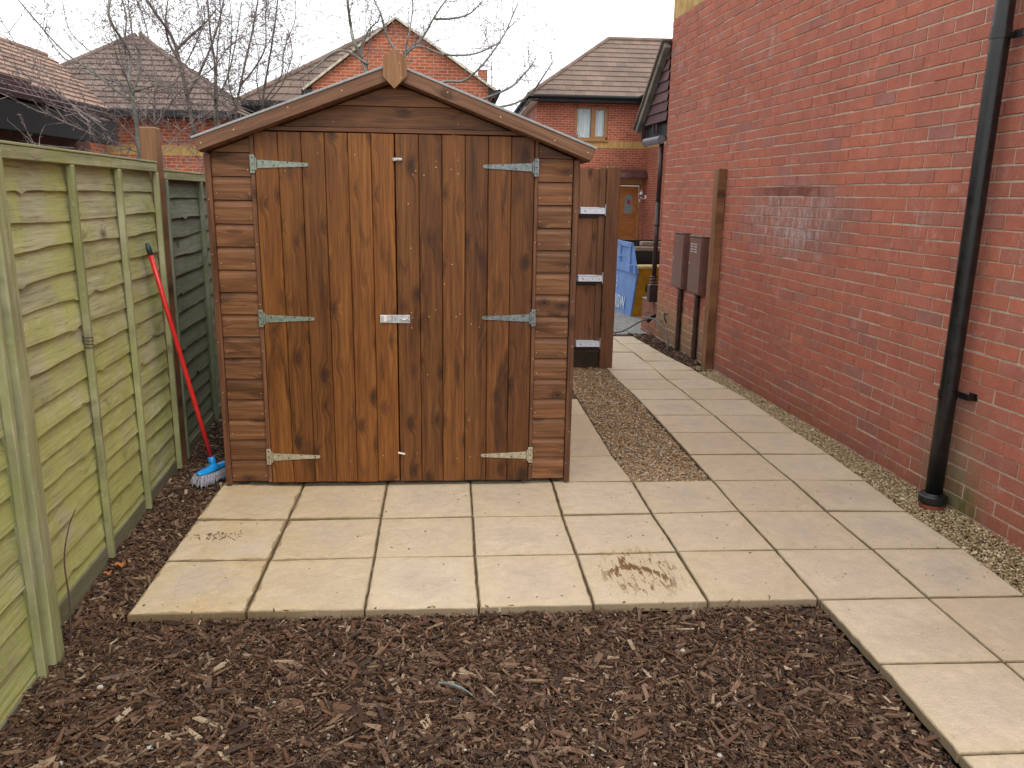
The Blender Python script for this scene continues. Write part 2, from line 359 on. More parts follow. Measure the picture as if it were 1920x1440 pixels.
M['blackp'] = plain('black_painted_fascia', (.008, .009, .011), .7, 0, .2, 3)
M['terra'] = plain('terracotta_collar', (.20, .055, .028), .6, 0, .35, 30, .3, dirt=((.03, .015, .01), .6))
M['brownpl'] = plain('brown_plastic', (.035, .017, .018), .4, 0, .15, 9)
M['brownbox'] = plain('brown_metal_box', (.15, .078, .062), .38, 0, .12, 14, .08, dirt=((.19, .14, .125), .35))
M['greypl'] = plain('grey_plastic', (.12, .125, .15), .4)
M['vent'] = plain('vent_slot', (.45, .42, .40), .5)
M['conduit'] = plain('dark_conduit', (.035, .014, .009), .6, 0, .4, 40, .4, dirt=((.10, .06, .035), .6))
M['cable'] = plain('grey_cable', (.085, .085, .09), .5)
M['red'] = plain('red_handle', (.62, .022, .020), .32, 0, .06, 20, dirt=((.45, .03, .025), .3))
M['blue'] = plain('blue_plastic', (.012, .27, .68), .3, 0, .08, 20)
M['bristle'] = plain('pale_bristle', (.50, .49, .55), .7, 0, .3, 90)
M['grip'] = plain('dark_green_grip', (.025, .055, .065), .5)
M['skipb'] = plain('blue_skip_paint', (.13, .26, .56), .5, 0, .12, 5, 0, dirt=((.30, .38, .50), .4))
M['skipy'] = plain('yellow_skip_paint', (.52, .26, .006), .55, 0, .2, 6, .2, dirt=((.20, .09, .02), .5))
M['skipr'] = plain('skip_rim', (.60, .47, .20), .6, 0, .2, 12)
M['white'] = plain('white_paint', (.80, .80, .80), .4, 0, .06, 10)
M['wornwhite'] = plain('worn_white_letters', (.55, .62, .70), .6, 0, .3, 30)
M['cream'] = plain('cream_verge', (.50, .46, .35), .7, 0, .25, 9, dirt=((.30, .27, .18), .5))
M['oak'] = plain('oak_upvc', (.36, .135, .030), .4, 0, .15, 10)
M['oakw'] = plain('oak_window_frame', (.33, .165, .060), .4, 0, .12, 10)
M['copper'] = plain('dark_copper', (.12, .055, .05), .35, .3, .2, 5)
M['stonecap'] = plain('stone_step', (.26, .24, .20), .85, 0, .2, 8, .4)
M['lintel'] = plain('buff_lintel', (.42, .27, .11), .8, 0, .18, 30)
M['paving'] = plain('grey_block', (.25, .25, .235), .85, 0, .2, 20, .3)
M['paper'] = plain('paper_sticker', (.72, .66, .62), .6)
M['red2'] = plain('red_motif', (.35, .03, .03), .4)
M['moss'] = plain('moss', (.035, .075, .015), .95, 0, .4, 60, .8)
M['leafo'] = plain('dead_leaf', (.34, .13, .04), .7, 0, .3, 30)
M['twig'] = plain('grey_twig', (.17, .22, .22), .8, 0, .3, 30)
M['stem'] = plain('bramble_stem', (.09, .045, .035), .7, 0, .3, 30)
M['splinter'] = plain('light_wood', (.27, .205, .14), .8, 0, .3, 30)
M['barkp'] = plain('pale_bark', (.22, .215, .19), .8, 0, .35, 12, .5, dirt=((.12, .12, .085), .5))
M['barkd'] = plain('dark_bark', (.12, .10, .085), .85, 0, .35, 12, .5, dirt=((.14, .13, .09), .5))
M['barkt'] = plain('twig_bark', (.20, .16, .15), .85, 0, .4, 12)
BR = [(0.354, 0.145, 0.112), (0.406, 0.140, 0.094), (0.422, 0.144, 0.094), (0.431, 0.149, 0.096), (0.417, 0.147, 0.100), (0.394, 0.149, 0.107), (0.446, 0.157, 0.099), (0.411, 0.140, 0.089), (0.325, 0.151, 0.123)]
M['brick'] = brickmat('wall_bricks', BR, True)
M['brick2'] = brickmat('low_wall_bricks', [(.16, .075, .06), (.26, .12, .085), (.34, .14, .09)])
t = NT('sandy_mortar'); p_ = t.pos(); n_ = t.noise(p_, 30, 4, .7)
M['mortar'] = t.out(t.mix(t.ss(n_, .3, .7), (.38, .285, .21), (.53, .41, .31)), .9, t.bump(n_, .5, .003))
M['farbrick'] = brickwall('far_brickwork')
M['farbrick2'] = brickwall('far_brickwork_orange', ((.33, .085, .04), (.45, .13, .06)), (.45, .34, .25))
M['roofg'] = rooftile('grey_brown_tiles', (.185, .132, .105))
M['roofb'] = rooftile('pinkish_brown_tiles', (.29, .195, .15))
M['roofd'] = rooftile('dark_brown_tiles', (.175, .13, .11))
M['tilehung'] = rooftile('hung_plum_tiles', (.125, .070, .072))
def glassm():
    t = NT('window_glass'); return t.out((.10, .12, .13), .06, None, 0, .8)
M['glass'] = glassm()
t = NT('net_curtain'); x, y, z = t.sep(t.attr()); n_ = t.noise(t.comb(t.math('MULTIPLY', x, 24), t.math('MULTIPLY', y, .6), 0), 1, 3)
M['net'] = t.out(t.ramp(n_, [(.3, (.62, .68, .70)), (.7, (.88, .92, .93))]), .8)

def slabmat():
    t = NT('riven_cream_slab'); x, y, z = t.sep(t.attr()); p = t.pos(); px, py, pz = t.sep(p)
    r = t.white(t.math('MULTIPLY', z, 53.)); r2 = t.white(t.math('MULTIPLY', z, 17.)); r3 = t.white(t.math('MULTIPLY', z, 7.7))
    q = t.comb(t.math('MULTIPLY_ADD', z, 31., px), t.math('MULTIPLY_ADD', z, 17., py), z)
    n1 = t.noise(q, 3.4, 4, .6, .6); n2 = t.noise(q, 16, 5, .65, .4); n3 = t.noise(q, 160, 3, .7)
    cx = t.math('SUBTRACT', x, .5); cy = t.math('SUBTRACT', y, .5)
    d = t.vmath('LENGTH', t.comb(cx, cy, 0)); d = t.math('ADD', d, t.math('MULTIPLY', t.math('SUBTRACT', n1, .5), .75))
    ctr = t.ss(d, .08, .46, 1, 0)
    base = t.mix(r, (.60, .48, .33), (.64, .535, .395))
    col = t.mix(t.math('MULTIPLY', ctr, t.ss(r2, 0, 1, .15, .75)), base, (.545, .450, .355))
    e = t.math('MAXIMUM', t.math('ABSOLUTE', cx), t.math('ABSOLUTE', cy))
    e = t.math('ADD', e, t.math('MULTIPLY', t.math('SUBTRACT', n2, .5), .10))
    col = t.mix(t.ss(e, .36, .52, 0, .5), col, (.585, .475, .300))
    lft = t.ss(px, .1, 1.1, 1, 0)                                   # the left slabs are buffer
    col = t.mix(t.math('MULTIPLY', t.math('MULTIPLY', lft, t.ss(n1, .35, .62)), .6), col, (.56, .395, .195))
    col = t.mix(t.math('MULTIPLY', t.ss(t.noise(q, 7, 5, .75, 1.), .58, .70, 0, .7), t.ss(r3, .3, 1.)), col, (.56, .52, .48))
    col = t.mix(1., col, t.ramp(n2, [(.3, (.90, .90, .90)), (.7, (1.07, 1.06, 1.05))]), 'MULTIPLY')
    col = t.mix(1., col, t.ramp(n3, [(.3, (.87, .87, .86)), (.7, (1.08, 1.08, 1.08))]), 'MULTIPLY')
    # damp mortar smears along the joints of the left-hand slabs
    ee = t.math('ADD', t.math('MAXIMUM', t.math('ABSOLUTE', cx), t.math('ABSOLUTE', cy)), t.math('MULTIPLY', t.math('SUBTRACT', t.noise(p, 9, 4, .6), .5), .14))
    sm = t.math('MULTIPLY', t.ss(ee, .474, .482), t.ss(t.math('ADD', px, t.math('MULTIPLY', t.noise(p, 2.5, 2), .8)), .9, 1.35, 1, .0))
    col = t.mix(t.math('MULTIPLY', sm, .75), col, (.27, .19, .10))
    eh = t.math('MAXIMUM', t.math('ABSOLUTE', cx), t.math('ABSOLUTE', cy))
    eh = t.math('ADD', eh, t.math('MULTIPLY', t.math('SUBTRACT', t.noise(p, 45, 3, .7), .5), .012))
    col = t.mix(t.ss(eh, .484, .497, 0, .75), col, (.17, .115, .06))
    # muddy brush marks on one slab
    ux = t.math('MULTIPLY', t.math('SUBTRACT', px, 2.035), 4.6); uy = t.math('MULTIPLY', t.math('SUBTRACT', py, .27), 3.6)
    dm = t.vmath('LENGTH', t.comb(ux, uy, 0))
    st = t.noise(t.comb(t.math('MULTIPLY', px, 48), t.math('MULTIPLY', t.math('ADD', py, t.math('MULTIPLY', px, -.3)), 10), 0), 1, 5, .7, 1.0)
    arc = t.math('ABSOLUTE', t.math('SUBTRACT', t.vmath('LENGTH', t.comb(t.math('MULTIPLY', t.math('SUBTRACT', px, 2.0), 1.0), t.math('MULTIPLY', t.math('SUBTRACT', py, .14), .8), 0)), .14))
    arc = t.math('MULTIPLY', t.ss(arc, .004, .028, 1, 0), t.ss(t.math('ADD', px, py), 2.06, 2.2))
    mk = t.math('MULTIPLY', t.ss(dm, .45, 1.05, 1, 0), t.ss(t.math('ADD', st, t.math('MULTIPLY', arc, .11)), .525, .59))
    wash = t.math('MULTIPLY', t.ss(dm, .3, 1.35, 1, 0), .45)
    col = t.mix(wash, col, (.55, .42, .24))
    col = t.mix(mk, col, (.17, .085, .028))
    # pits and crumbs
    v = t.vor(p, 15); vd = v.outputs['Distance']; vr = t.sep(v.outputs['Color'])[0]
    col = t.mix(t.math('MULTIPLY', t.math('GREATER_THAN', vr, .72), t.ss(vd, .045, .075, .85, 0)), col, (.16, .10, .05))
    sc_ = t.noise(t.vmath('MULTIPLY', q, (50, 5, 1)), 1, 3, .6, 1.2)
    hgt = t.math('ADD', t.math('MULTIPLY', n2, 1.), t.math('MULTIPLY', n3, .18))
    hgt = t.math('ADD', hgt, t.math('MULTIPLY', t.noise(q, 5, 3, .5, 1.5), 1.4))
    fl = t.noise(t.vmath('MULTIPLY', q, (26, 95, 1)), 1, 4, .7, 2.0)
    col = t.mix(t.math('MULTIPLY', t.ss(fl, .60, .70, 0, .5), t.ss(n1, .42, .6)), col, (.70, .64, .55))
    col = t.mix(t.math('MULTIPLY', t.ss(t.noise(q, 38, 5, .8, .5), .60, .70, 0, .6), 1.), col, (.33, .25, .165))
    gr_ = t.noise(p, 2.1, 5, .7, .8); col = t.mix(t.ss(gr_, .52, .70, 0, .28), col, (.42, .325, .22))
    hgt = t.math('ADD', hgt, t.math('MULTIPLY', fl, .5))
    return t.out(col, t.ss(n1, .3, .7, .55, .75), t.bump(hgt, .8, .007), spec=.35)
M['slab'] = slabmat()
t = NT('joint_mortar'); p_ = t.pos(); n_ = t.noise(p_, 30, 4, .7)
M['joint'] = t.out(t.mix(n_, (.05, .032, .016), (.15, .10, .055)), .95, t.bump(n_, .5, .004))
def chipmat(name, stops, rough=.75, spec=.35):
    t = NT(name); x, y, z = t.sep(t.attr()); r = t.white(t.math('MULTIPLY', z, 411.3))
    col = t.ramp(r, stops); n = t.noise(t.comb(t.math('MULTIPLY', x, 40), t.math('MULTIPLY', y, 260), z), 1, 3, .7)
    col = t.mix(1., col, t.ramp(n, [(.25, (.55, .55, .55)), (.75, (1.45, 1.42, 1.4))]), 'MULTIPLY')
    return t.out(col, rough, t.bump(n, .5, .0015), spec=spec)
M['chips'] = chipmat('bark_chips', [(0, (.015, .008, .005)), (.20, (.046, .023, .012)), (.42, (.088, .042, .023)), (.62, (.135, .067, .036)), (.76, (.12, .076, .052)), (.88, (.19, .115, .067)), (.965, (.29, .20, .125)), (1, (.44, .34, .23))], .62)
M['stones'] = chipmat('pale_stones', [(0, (.30, .27, .23)), (.4, (.46, .43, .38)), (.75, (.58, .56, .52)), (1, (.28, .24, .19))])
M['gravel_or'] = chipmat('orange_gravel', [(0, (.15, .085, .04)), (.2, (.31, .18, .08)), (.45, (.44, .28, .135)), (.66, (.50, .36, .20)), (.84, (.38, .34, .28)), (1, (.70, .62, .49))], .55)
M['gravel_ye'] = chipmat('buff_gravel', [(0, (.14, .095, .045)), (.25, (.29, .20, .095)), (.55, (.43, .315, .16)), (.8, (.52, .41, .25)), (1, (.68, .60, .44))], .6)
t = NT('dark_soil'); p_ = t.pos(); n_ = t.noise(p_, 40, 5, .7)
M['soil'] = t.out(t.mix(n_, (.012, .007, .005), (.055, .03, .018)), .95, t.bump(n_, 1., .01))
t = NT('far_ground'); p_ = t.pos(); n_ = t.noise(p_, 2, 5, .7)
M['ground'] = t.out(t.mix(n_, (.06, .05, .03), (.13, .11, .075)), .95)

# ------------------------------------------------------------------ ground
g = MB(); poly(g, [(-300, -60, -.16), (300, -60, -.16), (300, 500, -.16), (-300, 500, -.16)])
o = finish(g, 'ground', M['ground']); tag(o, 'bare soil ground under and beyond the garden', None, kind='structure')

# slab corners measured in metres
GX = {}
_rows = {0: [(.021, .002), (.461, -.002), (.906, -.005), (1.342, -.008), (1.789, -.007), (2.248, -.002), (2.702, .004), (3.152, .0), (3.567, -.006)],
         1: [(.012, .449), (.451, .442), (.9, .451), (1.337, .447), (1.79, .45), (2.25, .46), (2.708, .463), (3.158, .451), (3.585, .438)],
         2: [(.002, .9), (.443, .887), (.89, .889), (1.339, .894), (1.786, .892), (2.243, .904), (2.703, .918), (3.156, .909), (3.578, .89)],
         3: [(.001, 1.372), (.432, 1.362), (.883, 1.365), (1.339, 1.36), (1.794, 1.37), (2.248, 1.367), (2.709, 1.371), (3.167, 1.363), (3.593, 1.345)]}
for j, r_ in _rows.items():
    for i, c_ in enumerate(r_): GX[(i, j)] = c_
for j, l_ in {4: [(2.708, 1.829), (3.161, 1.828), (3.601, 1.810)], 5: [(2.707, 2.298), (3.158, 2.289), (3.593, 2.272)], 6: [(2.709, 2.745), (3.160, 2.735), (3.60, 2.720)],
              7: [(2.704, 3.194), (3.14, 3.184), (3.588, 3.179)], 8: [(2.695, 3.545), (3.136, 3.536), (3.555, 3.547)], 9: [(2.677, 3.896), (3.118, 3.906), (3.515, 3.905)],
              10: [(2.67, 4.29), (3.12, 4.29), (3.49, 4.29)], 11: [(2.67, 4.70), (3.11, 4.70), (3.44, 4.70)], 12: [(2.67, 5.15), (3.10, 5.15), (3.385, 5.15)], 13: [(2.67, 5.62), (3.07, 5.62), (3.34, 5.62)],
              14: [(2.67, 6.10), (3.06, 6.10), (3.30, 6.08)],
              -1: [(2.708, -.447), (3.153, -.455), (3.575, -.455)], -2: [(2.699, -.905), (3.15, -.907), (3.575, -.907)], -3: [(2.70, -1.36), (3.15, -1.36), (3.575, -1.36)], -4: [(2.70, -1.81), (3.15, -1.81), (3.575, -1.81)]}.items():
    for i, c_ in zip((6, 7, 8), l_): GX[(i, j)] = c_
for j, yy in {4: 1.812, 5: 2.262, 6: 2.752, 7: 3.22}.items():
    for i in range(6): GX[(i, j)] = (.0 + .4485 * i - .02 * (i == 5), yy)
def slab(mb, c4, gap, rnd):
    """c4: four corners anticlockwise from front-left"""
    n = 14; P = np.array(c4, float); cen = P.mean(0)
    dz = rng.normal(0, .0012, 3)
    th = .034; V = []; Wc = []
    gu = np.concatenate([[0], [.012], np.linspace(.07, .93, n - 3), [.988], [1]]); N = len(gu)
    for b_, v in enumerate(gu):
        for a_, u in enumerate(gu):
            q = P[0] * (1 - u) * (1 - v) + P[1] * u * (1 - v) + P[2] * u * v + P[3] * (1 - u) * v
            edge = a_ in (0, N - 1) or b_ in (0, N - 1); ring2 = a_ in (1, N - 2) or b_ in (1, N - 2)
            q = cen + (q - cen) * (1 - 2 * gap / .45)
            if edge:
                jx = rng.normal(0, .0014, 2) + (rng.random() < .08) * (cen - q) * .010; q = q + jx
            z = dz[0] + dz[1] * (u - .5) * 2 + dz[2] * (v - .5) * 2 + (-.0045 if edge else (-.0006 if ring2 else rng.normal(0, .0005)))
            V.append((q[0], q[1], z)); Wc.append((u, v, rnd))
    F = [(j * N + i, j * N + i + 1, (j + 1) * N + i + 1, (j + 1) * N + i) for j in range(N - 1) for i in range(N - 1)]
    ring = [i for i in range(N)] + [j * N + N - 1 for j in range(1, N)] + [(N - 1) * N + i for i in range(N - 2, -1, -1)] + [j * N for j in range(N - 2, 0, -1)]
    base = len(V)
    for k in ring: V.append((V[k][0], V[k][1], -th)); Wc.append((*Wc[k][:2], rnd))
    m = len(ring)
    F += [(ring[k], base + k, base + (k + 1) % m, ring[(k + 1) % m]) for k in range(m)]
    mb.add(V, F, 0, Wc)
sm_ = MB()
for (i, j) in sorted(GX):
    if all(k in GX for k in ((i + 1, j), (i, j + 1), (i + 1, j + 1))):
        if j >= 3 and i == 5: continue
        slab(sm_, [GX[(i, j)], GX[(i + 1, j)], GX[(i + 1, j + 1)], GX[(i, j + 1)]], random.choice((.0028, .0034, .0040)), random.random())
o = finish(sm_, 'paved_patio', M['slab'], smooth=False); tag(o, 'square cream riven paving slabs of the patio and the alley path', None, kind='structure')
jm = MB()
bx(jm, .02, 3.56, .02, 1.36, -.034, -.011, 0.001); bx(jm, .02, 2.23, 1.364, 3.2, -.034, -.011, .001)
bx(jm, 2.71, 3.55, 1.364, 3.55, -.034, -.011, .001); bx(jm, 2.69, 3.28, 3.554, 6.08, -.034, -.011, .001); bx(jm, 3.282, 3.47, 3.554, 4.6, -.034, -.011, .001)
bx(jm, 2.72, 3.55, -1.8, .016, -.034, -.011, .001)
o = finish(jm, 'mortar_bed', M['joint']); tag(o, 'brown mortar bed showing in the joints between the slabs', None, kind='structure')

# soil beds with relief (z dips toward the fence front)
def soilz(x, y):
    return -.040 - .03 * np.clip((.15 - x) / .35, 0, 1) * np.clip((.9 - y) / 1.2, 0, 1) - .012 * np.clip((-y) / 1.0, 0, 1)
so = MB(); nx, ny = 70, 90
X = np.linspace(-.9, 2.715, nx); Y = np.linspace(-2.4, 4.2, ny); gx, gy = np.meshgrid(X, Y)
gz = soilz(gx, gy) - .012 + rng.normal(0, .003, gx.shape); gz[(gy > .03) & (gx > .04)] = -.06
F = [(j * nx + i, j * nx + i + 1, (j + 1) * nx + i + 1, (j + 1) * nx + i) for j in range(ny - 1) for i in range(nx - 1)]
so.add(np.stack([gx, gy, gz], -1).reshape(-1, 3), F)
o = finish(so, 'soil_bed', M['soil'], smooth=True); tag(o, 'dark damp soil under the bark mulch', None, kind='structure')
s2 = MB(); poly(s2, [(2.6, 3.6, -.045), (4.3, 3.6, -.045), (4.3, 6.35, -.04), (2.6, 6.35, -.04)])
o = finish(s2, 'alley_soil', M['soil']); tag(o, 'dark soil beside the alley slabs', None, kind='structure')
s3 = MB(); poly(s3, [(3.5, -2.4, -.042), (4.0, -2.4, -.042), (4.0, 4.4, -.043), (3.4, 4.4, -.043)]); poly(s3, [(2.2, 1.37, -.038), (2.76, 1.37, -.038), (2.76, 4.5, -.038), (2.2, 4.5, -.038)])
o = finish(s3, 'gravel_bed', M['joint']); tag(o, 'sandy bed under the gravel strips', None, kind='structure')

# ------------------------------------------------------------------ loose chips and pebbles
HX = np.array([(x, y, z) for x in (-1, 1) for y in (-1, 1) for z in (-1, 1)], float)
HF = np.array([(0, 1, 3, 2), (4, 6, 7, 5), (0, 4, 5, 1), (2, 3, 7, 6), (0, 2, 6, 4), (1, 5, 7, 3)])
def rots(yaw, pit, rol):
    cy, sy, cp, sp, cr, sr = np.cos(yaw), np.sin(yaw), np.cos(pit), np.sin(pit), np.cos(rol), np.sin(rol)
    return np.stack([np.stack([cy * cp, cy * sp * sr - sy * cr, cy * sp * cr + sy * sr], -1), np.stack([sy * cp, sy * sp * sr + cy * cr, sy * sp * cr - cy * sr], -1), np.stack([-sp, cp * sr, cp * cr], -1)], -2)
def chips(mb, P, Ln, Wd, Th, tilt=.25, mat=0):
    N = len(P); H = np.stack([Ln, Wd, Th], 1) / 2
    V = HX[None] * H[:, None, :]; tap = rng.uniform(.25, 1, (N, 2))
    V[:, :4, 1] *= tap[:, :1]; V[:, 4:, 1] *= tap[:, 1:]
    V += rng.normal(0, 1, V.shape) * (H * .16)[:, None, :]
    V[:, :, 2] += (HX[None, :, 0] ** 2) * 0
    Rm = rots(rng.uniform(0, 2 * math.pi, N), rng.normal(0, tilt, N), rng.normal(0, tilt * 1.3, N))
    r = rng.random(N); wc = np.stack([V[..., 0] + r[:, None], V[..., 1], np.repeat(r[:, None], 8, 1)], -1)
    V = np.einsum('nij,nkj->nki', Rm, V) + P[:, None, :]
    F = (HF[None] + 8 * np.arange(N)[:, None, None]).reshape(-1, 4)
    mb.add(V.reshape(-1, 3), F, mat, wc.reshape(-1, 3))
def FX(y): return -.221 - .075 * y                   # line of the fence face
def chip_batch(mb, n, xr, yr, ok, smin=.006, layers=.03, sc=1., z0=None):
    x = rng.uniform(*xr, n); y = rng.uniform(*yr, n); k = ok(x, y); x, y = x[k], y[k]; n = len(x)
    Ln = np.clip(rng.lognormal(math.log(.0125 * sc), .62, n), smin, .08); Wd = np.clip(Ln * rng.uniform(.14, .62, n) ** 1.15, .0018, .02); Th = np.clip(Wd * rng.uniform(.25, .6, n), .0012, .006)
    z = (soilz(x, y) if z0 is None else z0) + rng.uniform(-.012, layers - .012, n) + .006 * np.sin(x * 9 + 1.3) * np.sin(y * 8)
    chips(mb, np.stack([x, y, z], 1), Ln, Wd, Th, .3)
# pebbles
def ico():
    ph = (1 + 5 ** .5) / 2; V = np.array([(-1, ph, 0), (1, ph, 0), (-1, -ph, 0), (1, -ph, 0), (0, -1, ph), (0, 1, ph), (0, -1, -ph), (0, 1, -ph), (ph, 0, -1), (ph, 0, 1), (-ph, 0, -1), (-ph, 0, 1)], float)
    V /= np.linalg.norm(V[0]); F = np.array([(0, 11, 5), (0, 5, 1), (0, 1, 7), (0, 7, 10), (0, 10, 11), (1, 5, 9), (5, 11, 4), (11, 10, 2), (10, 7, 6), (7, 1, 8), (3, 9, 4), (3, 4, 2), (3, 2, 6), (3, 6, 8), (3, 8, 9), (4, 9, 5), (2, 4, 11), (6, 2, 10), (8, 6, 7), (9, 8, 1)])
    return V, F
IV, IF = ico()
def pebbles(mb, P, s, mat=0):
    N = len(P); H = np.stack([s, s * rng.uniform(.6, .95, N), s * rng.uniform(.4, .75, N)], 1) / 2
    V = IV[None] * H[:, None, :] * (1 + rng.normal(0, .10, (N, 12, 1)))
    Rm = rots(rng.uniform(0, 6.28, N), rng.normal(0, .4, N), rng.normal(0, .4, N)); r = rng.random(N)
    wc = np.stack([V[..., 0] + r[:, None], V[..., 1] * .2, np.repeat(r[:, None], 12, 1)], -1)
    V = np.einsum('nij,nkj->nki', Rm, V) + P[:, None, :]
    mb.add(V.reshape(-1, 3), (IF[None] + 12 * np.arange(N)[:, None, None]).reshape(-1, 3), mat, wc.reshape(-1, 3))
cm = MB()
front = lambda x, y: (y < -.012) & (x < 2.692) & (x > FX(y) + .02)
side = lambda x, y: (y >= -.012) & (x < -.002) & (x > FX(y) + .0)
chip_batch(cm, 80000, (-.3, 2.70), (-1.5, -.0), front)
chip_batch(cm, 70000, (-.3, 2.70), (-1.5, -.0), front, .004, .036, .62)
chip_batch(cm, 7000, (-.3, 2.70), (-1.45, -.0), front, .02, .032, 1.9)
chip_batch(cm, 5000, (-.2, 2.70), (-2.3, -1.5), front, .02, .03, 1.6)
chip_batch(cm, 26000, (-.42, .0), (-.02, 2.2), side)
chip_batch(cm, 3500, (-.42, .0), (-.02, 2.2), side, .02, .034, 1.8)
chip_batch(cm, 5000, (-.5, .0), (2.2, 4.0), side, .01, .034, 1.6)
n = 900; x = rng.uniform(-.2, 2.69, n); y = rng.uniform(-1.4, -.03, n); k = front(x, y); x, y = x[k], y[k]; n = len(x); L_ = rng.uniform(.03, .075, n)
chips(cm, np.stack([x, y, soilz(x, y) + .018 + .006 * np.sin(x * 9 + 1.3) * np.sin(y * 8)], 1), L_, L_ * rng.uniform(.08, .38, n), rng.uniform(.002, .006, n), .16)
# a few crumbs kicked onto the slabs
n = 90; x = rng.uniform(.05, 3.5, n); y = rng.uniform(.02, 1.3, n); chips(cm, np.stack([x, y, np.full(n, .0025)], 1), rng.uniform(.004, .012, n), rng.uniform(.002, .005, n), np.full(n, .002), .1)
n = 200; x = rng.uniform(.0, 2.7, n); y = rng.normal(-.018, .012, n); chips(cm, np.stack([x, y, np.where(y < 0, -.022, .002)], 1), rng.uniform(.008, .028, n), rng.uniform(.003, .008, n), np.full(n, .003), .3)
n = 60; x = rng.normal(.17, .05, n) ; y = rng.normal(.70, .025, n); chips(cm, np.stack([x, y, np.full(n, .0025)], 1), rng.uniform(.004, .014, n), rng.uniform(.002, .005, n), np.full(n, .002), .1)
# pale stones in the mulch
n = 210; x = rng.uniform(-.2, 2.7, n); y = rng.uniform(-1.3, -.05, n); k = front(x, y) & (rng.random(n) < np.clip(-y + .15, 0, 1)); x, y = x[k], y[k]; n = len(x)
s_ = rng.lognormal(math.log(.0095), .45, n); PEB = (x, y, s_)
x, y, s_ = PEB; pebbles(cm, np.stack([x, y, soilz(x, y) + .015 + .006 * np.sin(x * 9 + 1.3) * np.sin(y * 8)], 1), s_, 1)
o = finish(cm, 'bark_mulch', [M['chips'], M['stones']]); tag(o, 'dark brown bark chippings spread over the bed', 'mulch', kind='stuff')
am = MB()
edge = lambda x, y: (x > 3.49 - .106 * (y - 4.29)) & (x < 3.875 - .05 * y)
chip_batch(am, 16000, (3.2, 3.7), (4.25, 6.3), edge, .008, .045, 1.3, -.035)
chip_batch(am, 5000, (2.7, 3.62), (6.08, 6.32), lambda x, y: x > 0, .008, .03, 1.3, -.03)
o = finish(am, 'alley_mulch', M['chips']); tag(o, 'bark chippings heaped along the far foot of the brick wall', 'mulch', kind='stuff')
pm = MB(); n = 22000; x = rng.uniform(2.235, 2.70, n); y = 1.375 + 3.05 * rng.random(n) ** 1.25
pebbles(pm, np.stack([x, y, -.028 + rng.uniform(0, .022, n) + .006 * np.sin(x * 14) * np.sin(y * 5)], 1), rng.lognormal(math.log(.0125), .30, n))
o = finish(pm, 'gravel_strip', M['gravel_or'], smooth=True); tag(o, 'orange brown wet gravel filling the strip between shed and alley path', 'gravel', kind='stuff')
pm = MB(); n = 34000; y = -1.6 + 6.1 * rng.random(n); u = rng.random(n)
xl = np.interp(y, [-1.8, 0, 1.8, 3.2, 4.4], [3.585, 3.58, 3.61, 3.595, 3.49]); x = xl + u * (3.885 - .05 * y - xl)
pebbles(pm, np.stack([x, y, -.03 + rng.uniform(0, .02, n) + .016 * np.clip(u - .4, 0, 1)], 1), rng.lognormal(math.log(.0112), .32, n))
n = 25; y = rng.uniform(.1, 4, n); x = np.interp(y, [-1.8, 0, 1.8, 3.2, 4.4], [3.585, 3.58, 3.61, 3.595, 3.49]) - rng.random(n) * .05; pebbles(pm, np.stack([x, y, np.full(n, .003)], 1), rng.uniform(.005, .01, n))
o = finish(pm, 'wall_gravel', M['gravel_ye'], smooth=True); tag(o, 'buff pea gravel along the foot of the brick wall', 'gravel', kind='stuff')

# ------------------------------------------------------------------ house with the long brick side wall
WU = np.array([-.05, 1, 0.]); WU /= np.linalg.norm(WU); WN = np.array([-1, -.05, 0.]); WN /= np.linalg.norm(WN)
WR = np.stack([WU, WN, np.array([0, 0, 1.])], 1)
def WP(y, n, z): return np.array([3.89 - .05 * y, y, z]) + WN * n      # point at depth y on the wall, n metres out of it
house = thing('brick_house', 'tall red brick house whose long blank side wall runs down the right of the alley', 'house', (3.89, 0, 0))
YE = 6.15
def bricks(mb, y0, y1, rows, skip=None, proud=0., solz=None, mat=0):
    Cc, Hh, Rr = [], [], []
    for r_ in rows:
        z = r_ * .075 + .0375; off = (r_ % 2) * .1125; s = y1
        first = .1075 if r_ % 2 else .215
        while s > y0:
            Ln = first if s == y1 else .215
            c = s - Ln / 2
            if skip is None or not skip(c, z):
                Cc.append(WP(c, -.045 + proud + rng.normal(0, .0012), z + rng.normal(0, .0013))); Hh.append((Ln / 2 + .0012 + rng.normal(0, .0010), .05, .0333 + rng.normal(0, .0006)))
            s -= Ln + .01
    cboxes(mb, Cc, Hh, .0022, WR, 0, 2, None, mat, .0006)
bm = MB()
bricks(bm, -2.6, YE, range(0, 45)); bricks(bm, -2.6, 4.25, [-1], proud=.012)
# yellow soldier course, then plain courses to the eaves
Cc = []; s = YE
while s > -2.6: Cc.append(WP(s - .0325, -.045, 3.375 + .1125)); s -= .075
cboxes(bm, Cc, (.0325, .05, .1085), .0028, WR, 2, 0, None, 0, .0009)
bricks(bm, -2.6, YE, range(48, 66))
o = finish(bm, 'brickwork', M['brick'], house)
mm = MB()
for (y0, y1) in ((-2.62, YE - .006),):
    P = [WP(y0, .0006, -.2), WP(y1, .0006, -.2), WP(y1, .0006, 4.95), WP(y0, .0006, 4.95)]
    Q = [p - WN * .25 for p in P]
    V = P + Q; mm.add(V, [(0, 3, 2, 1), (4, 5, 6, 7), (0, 1, 5, 4), (1, 2, 6, 5), (2, 3, 7, 6), (3, 0, 4, 7)])
finish(mm, 'mortar', M['mortar'], house)
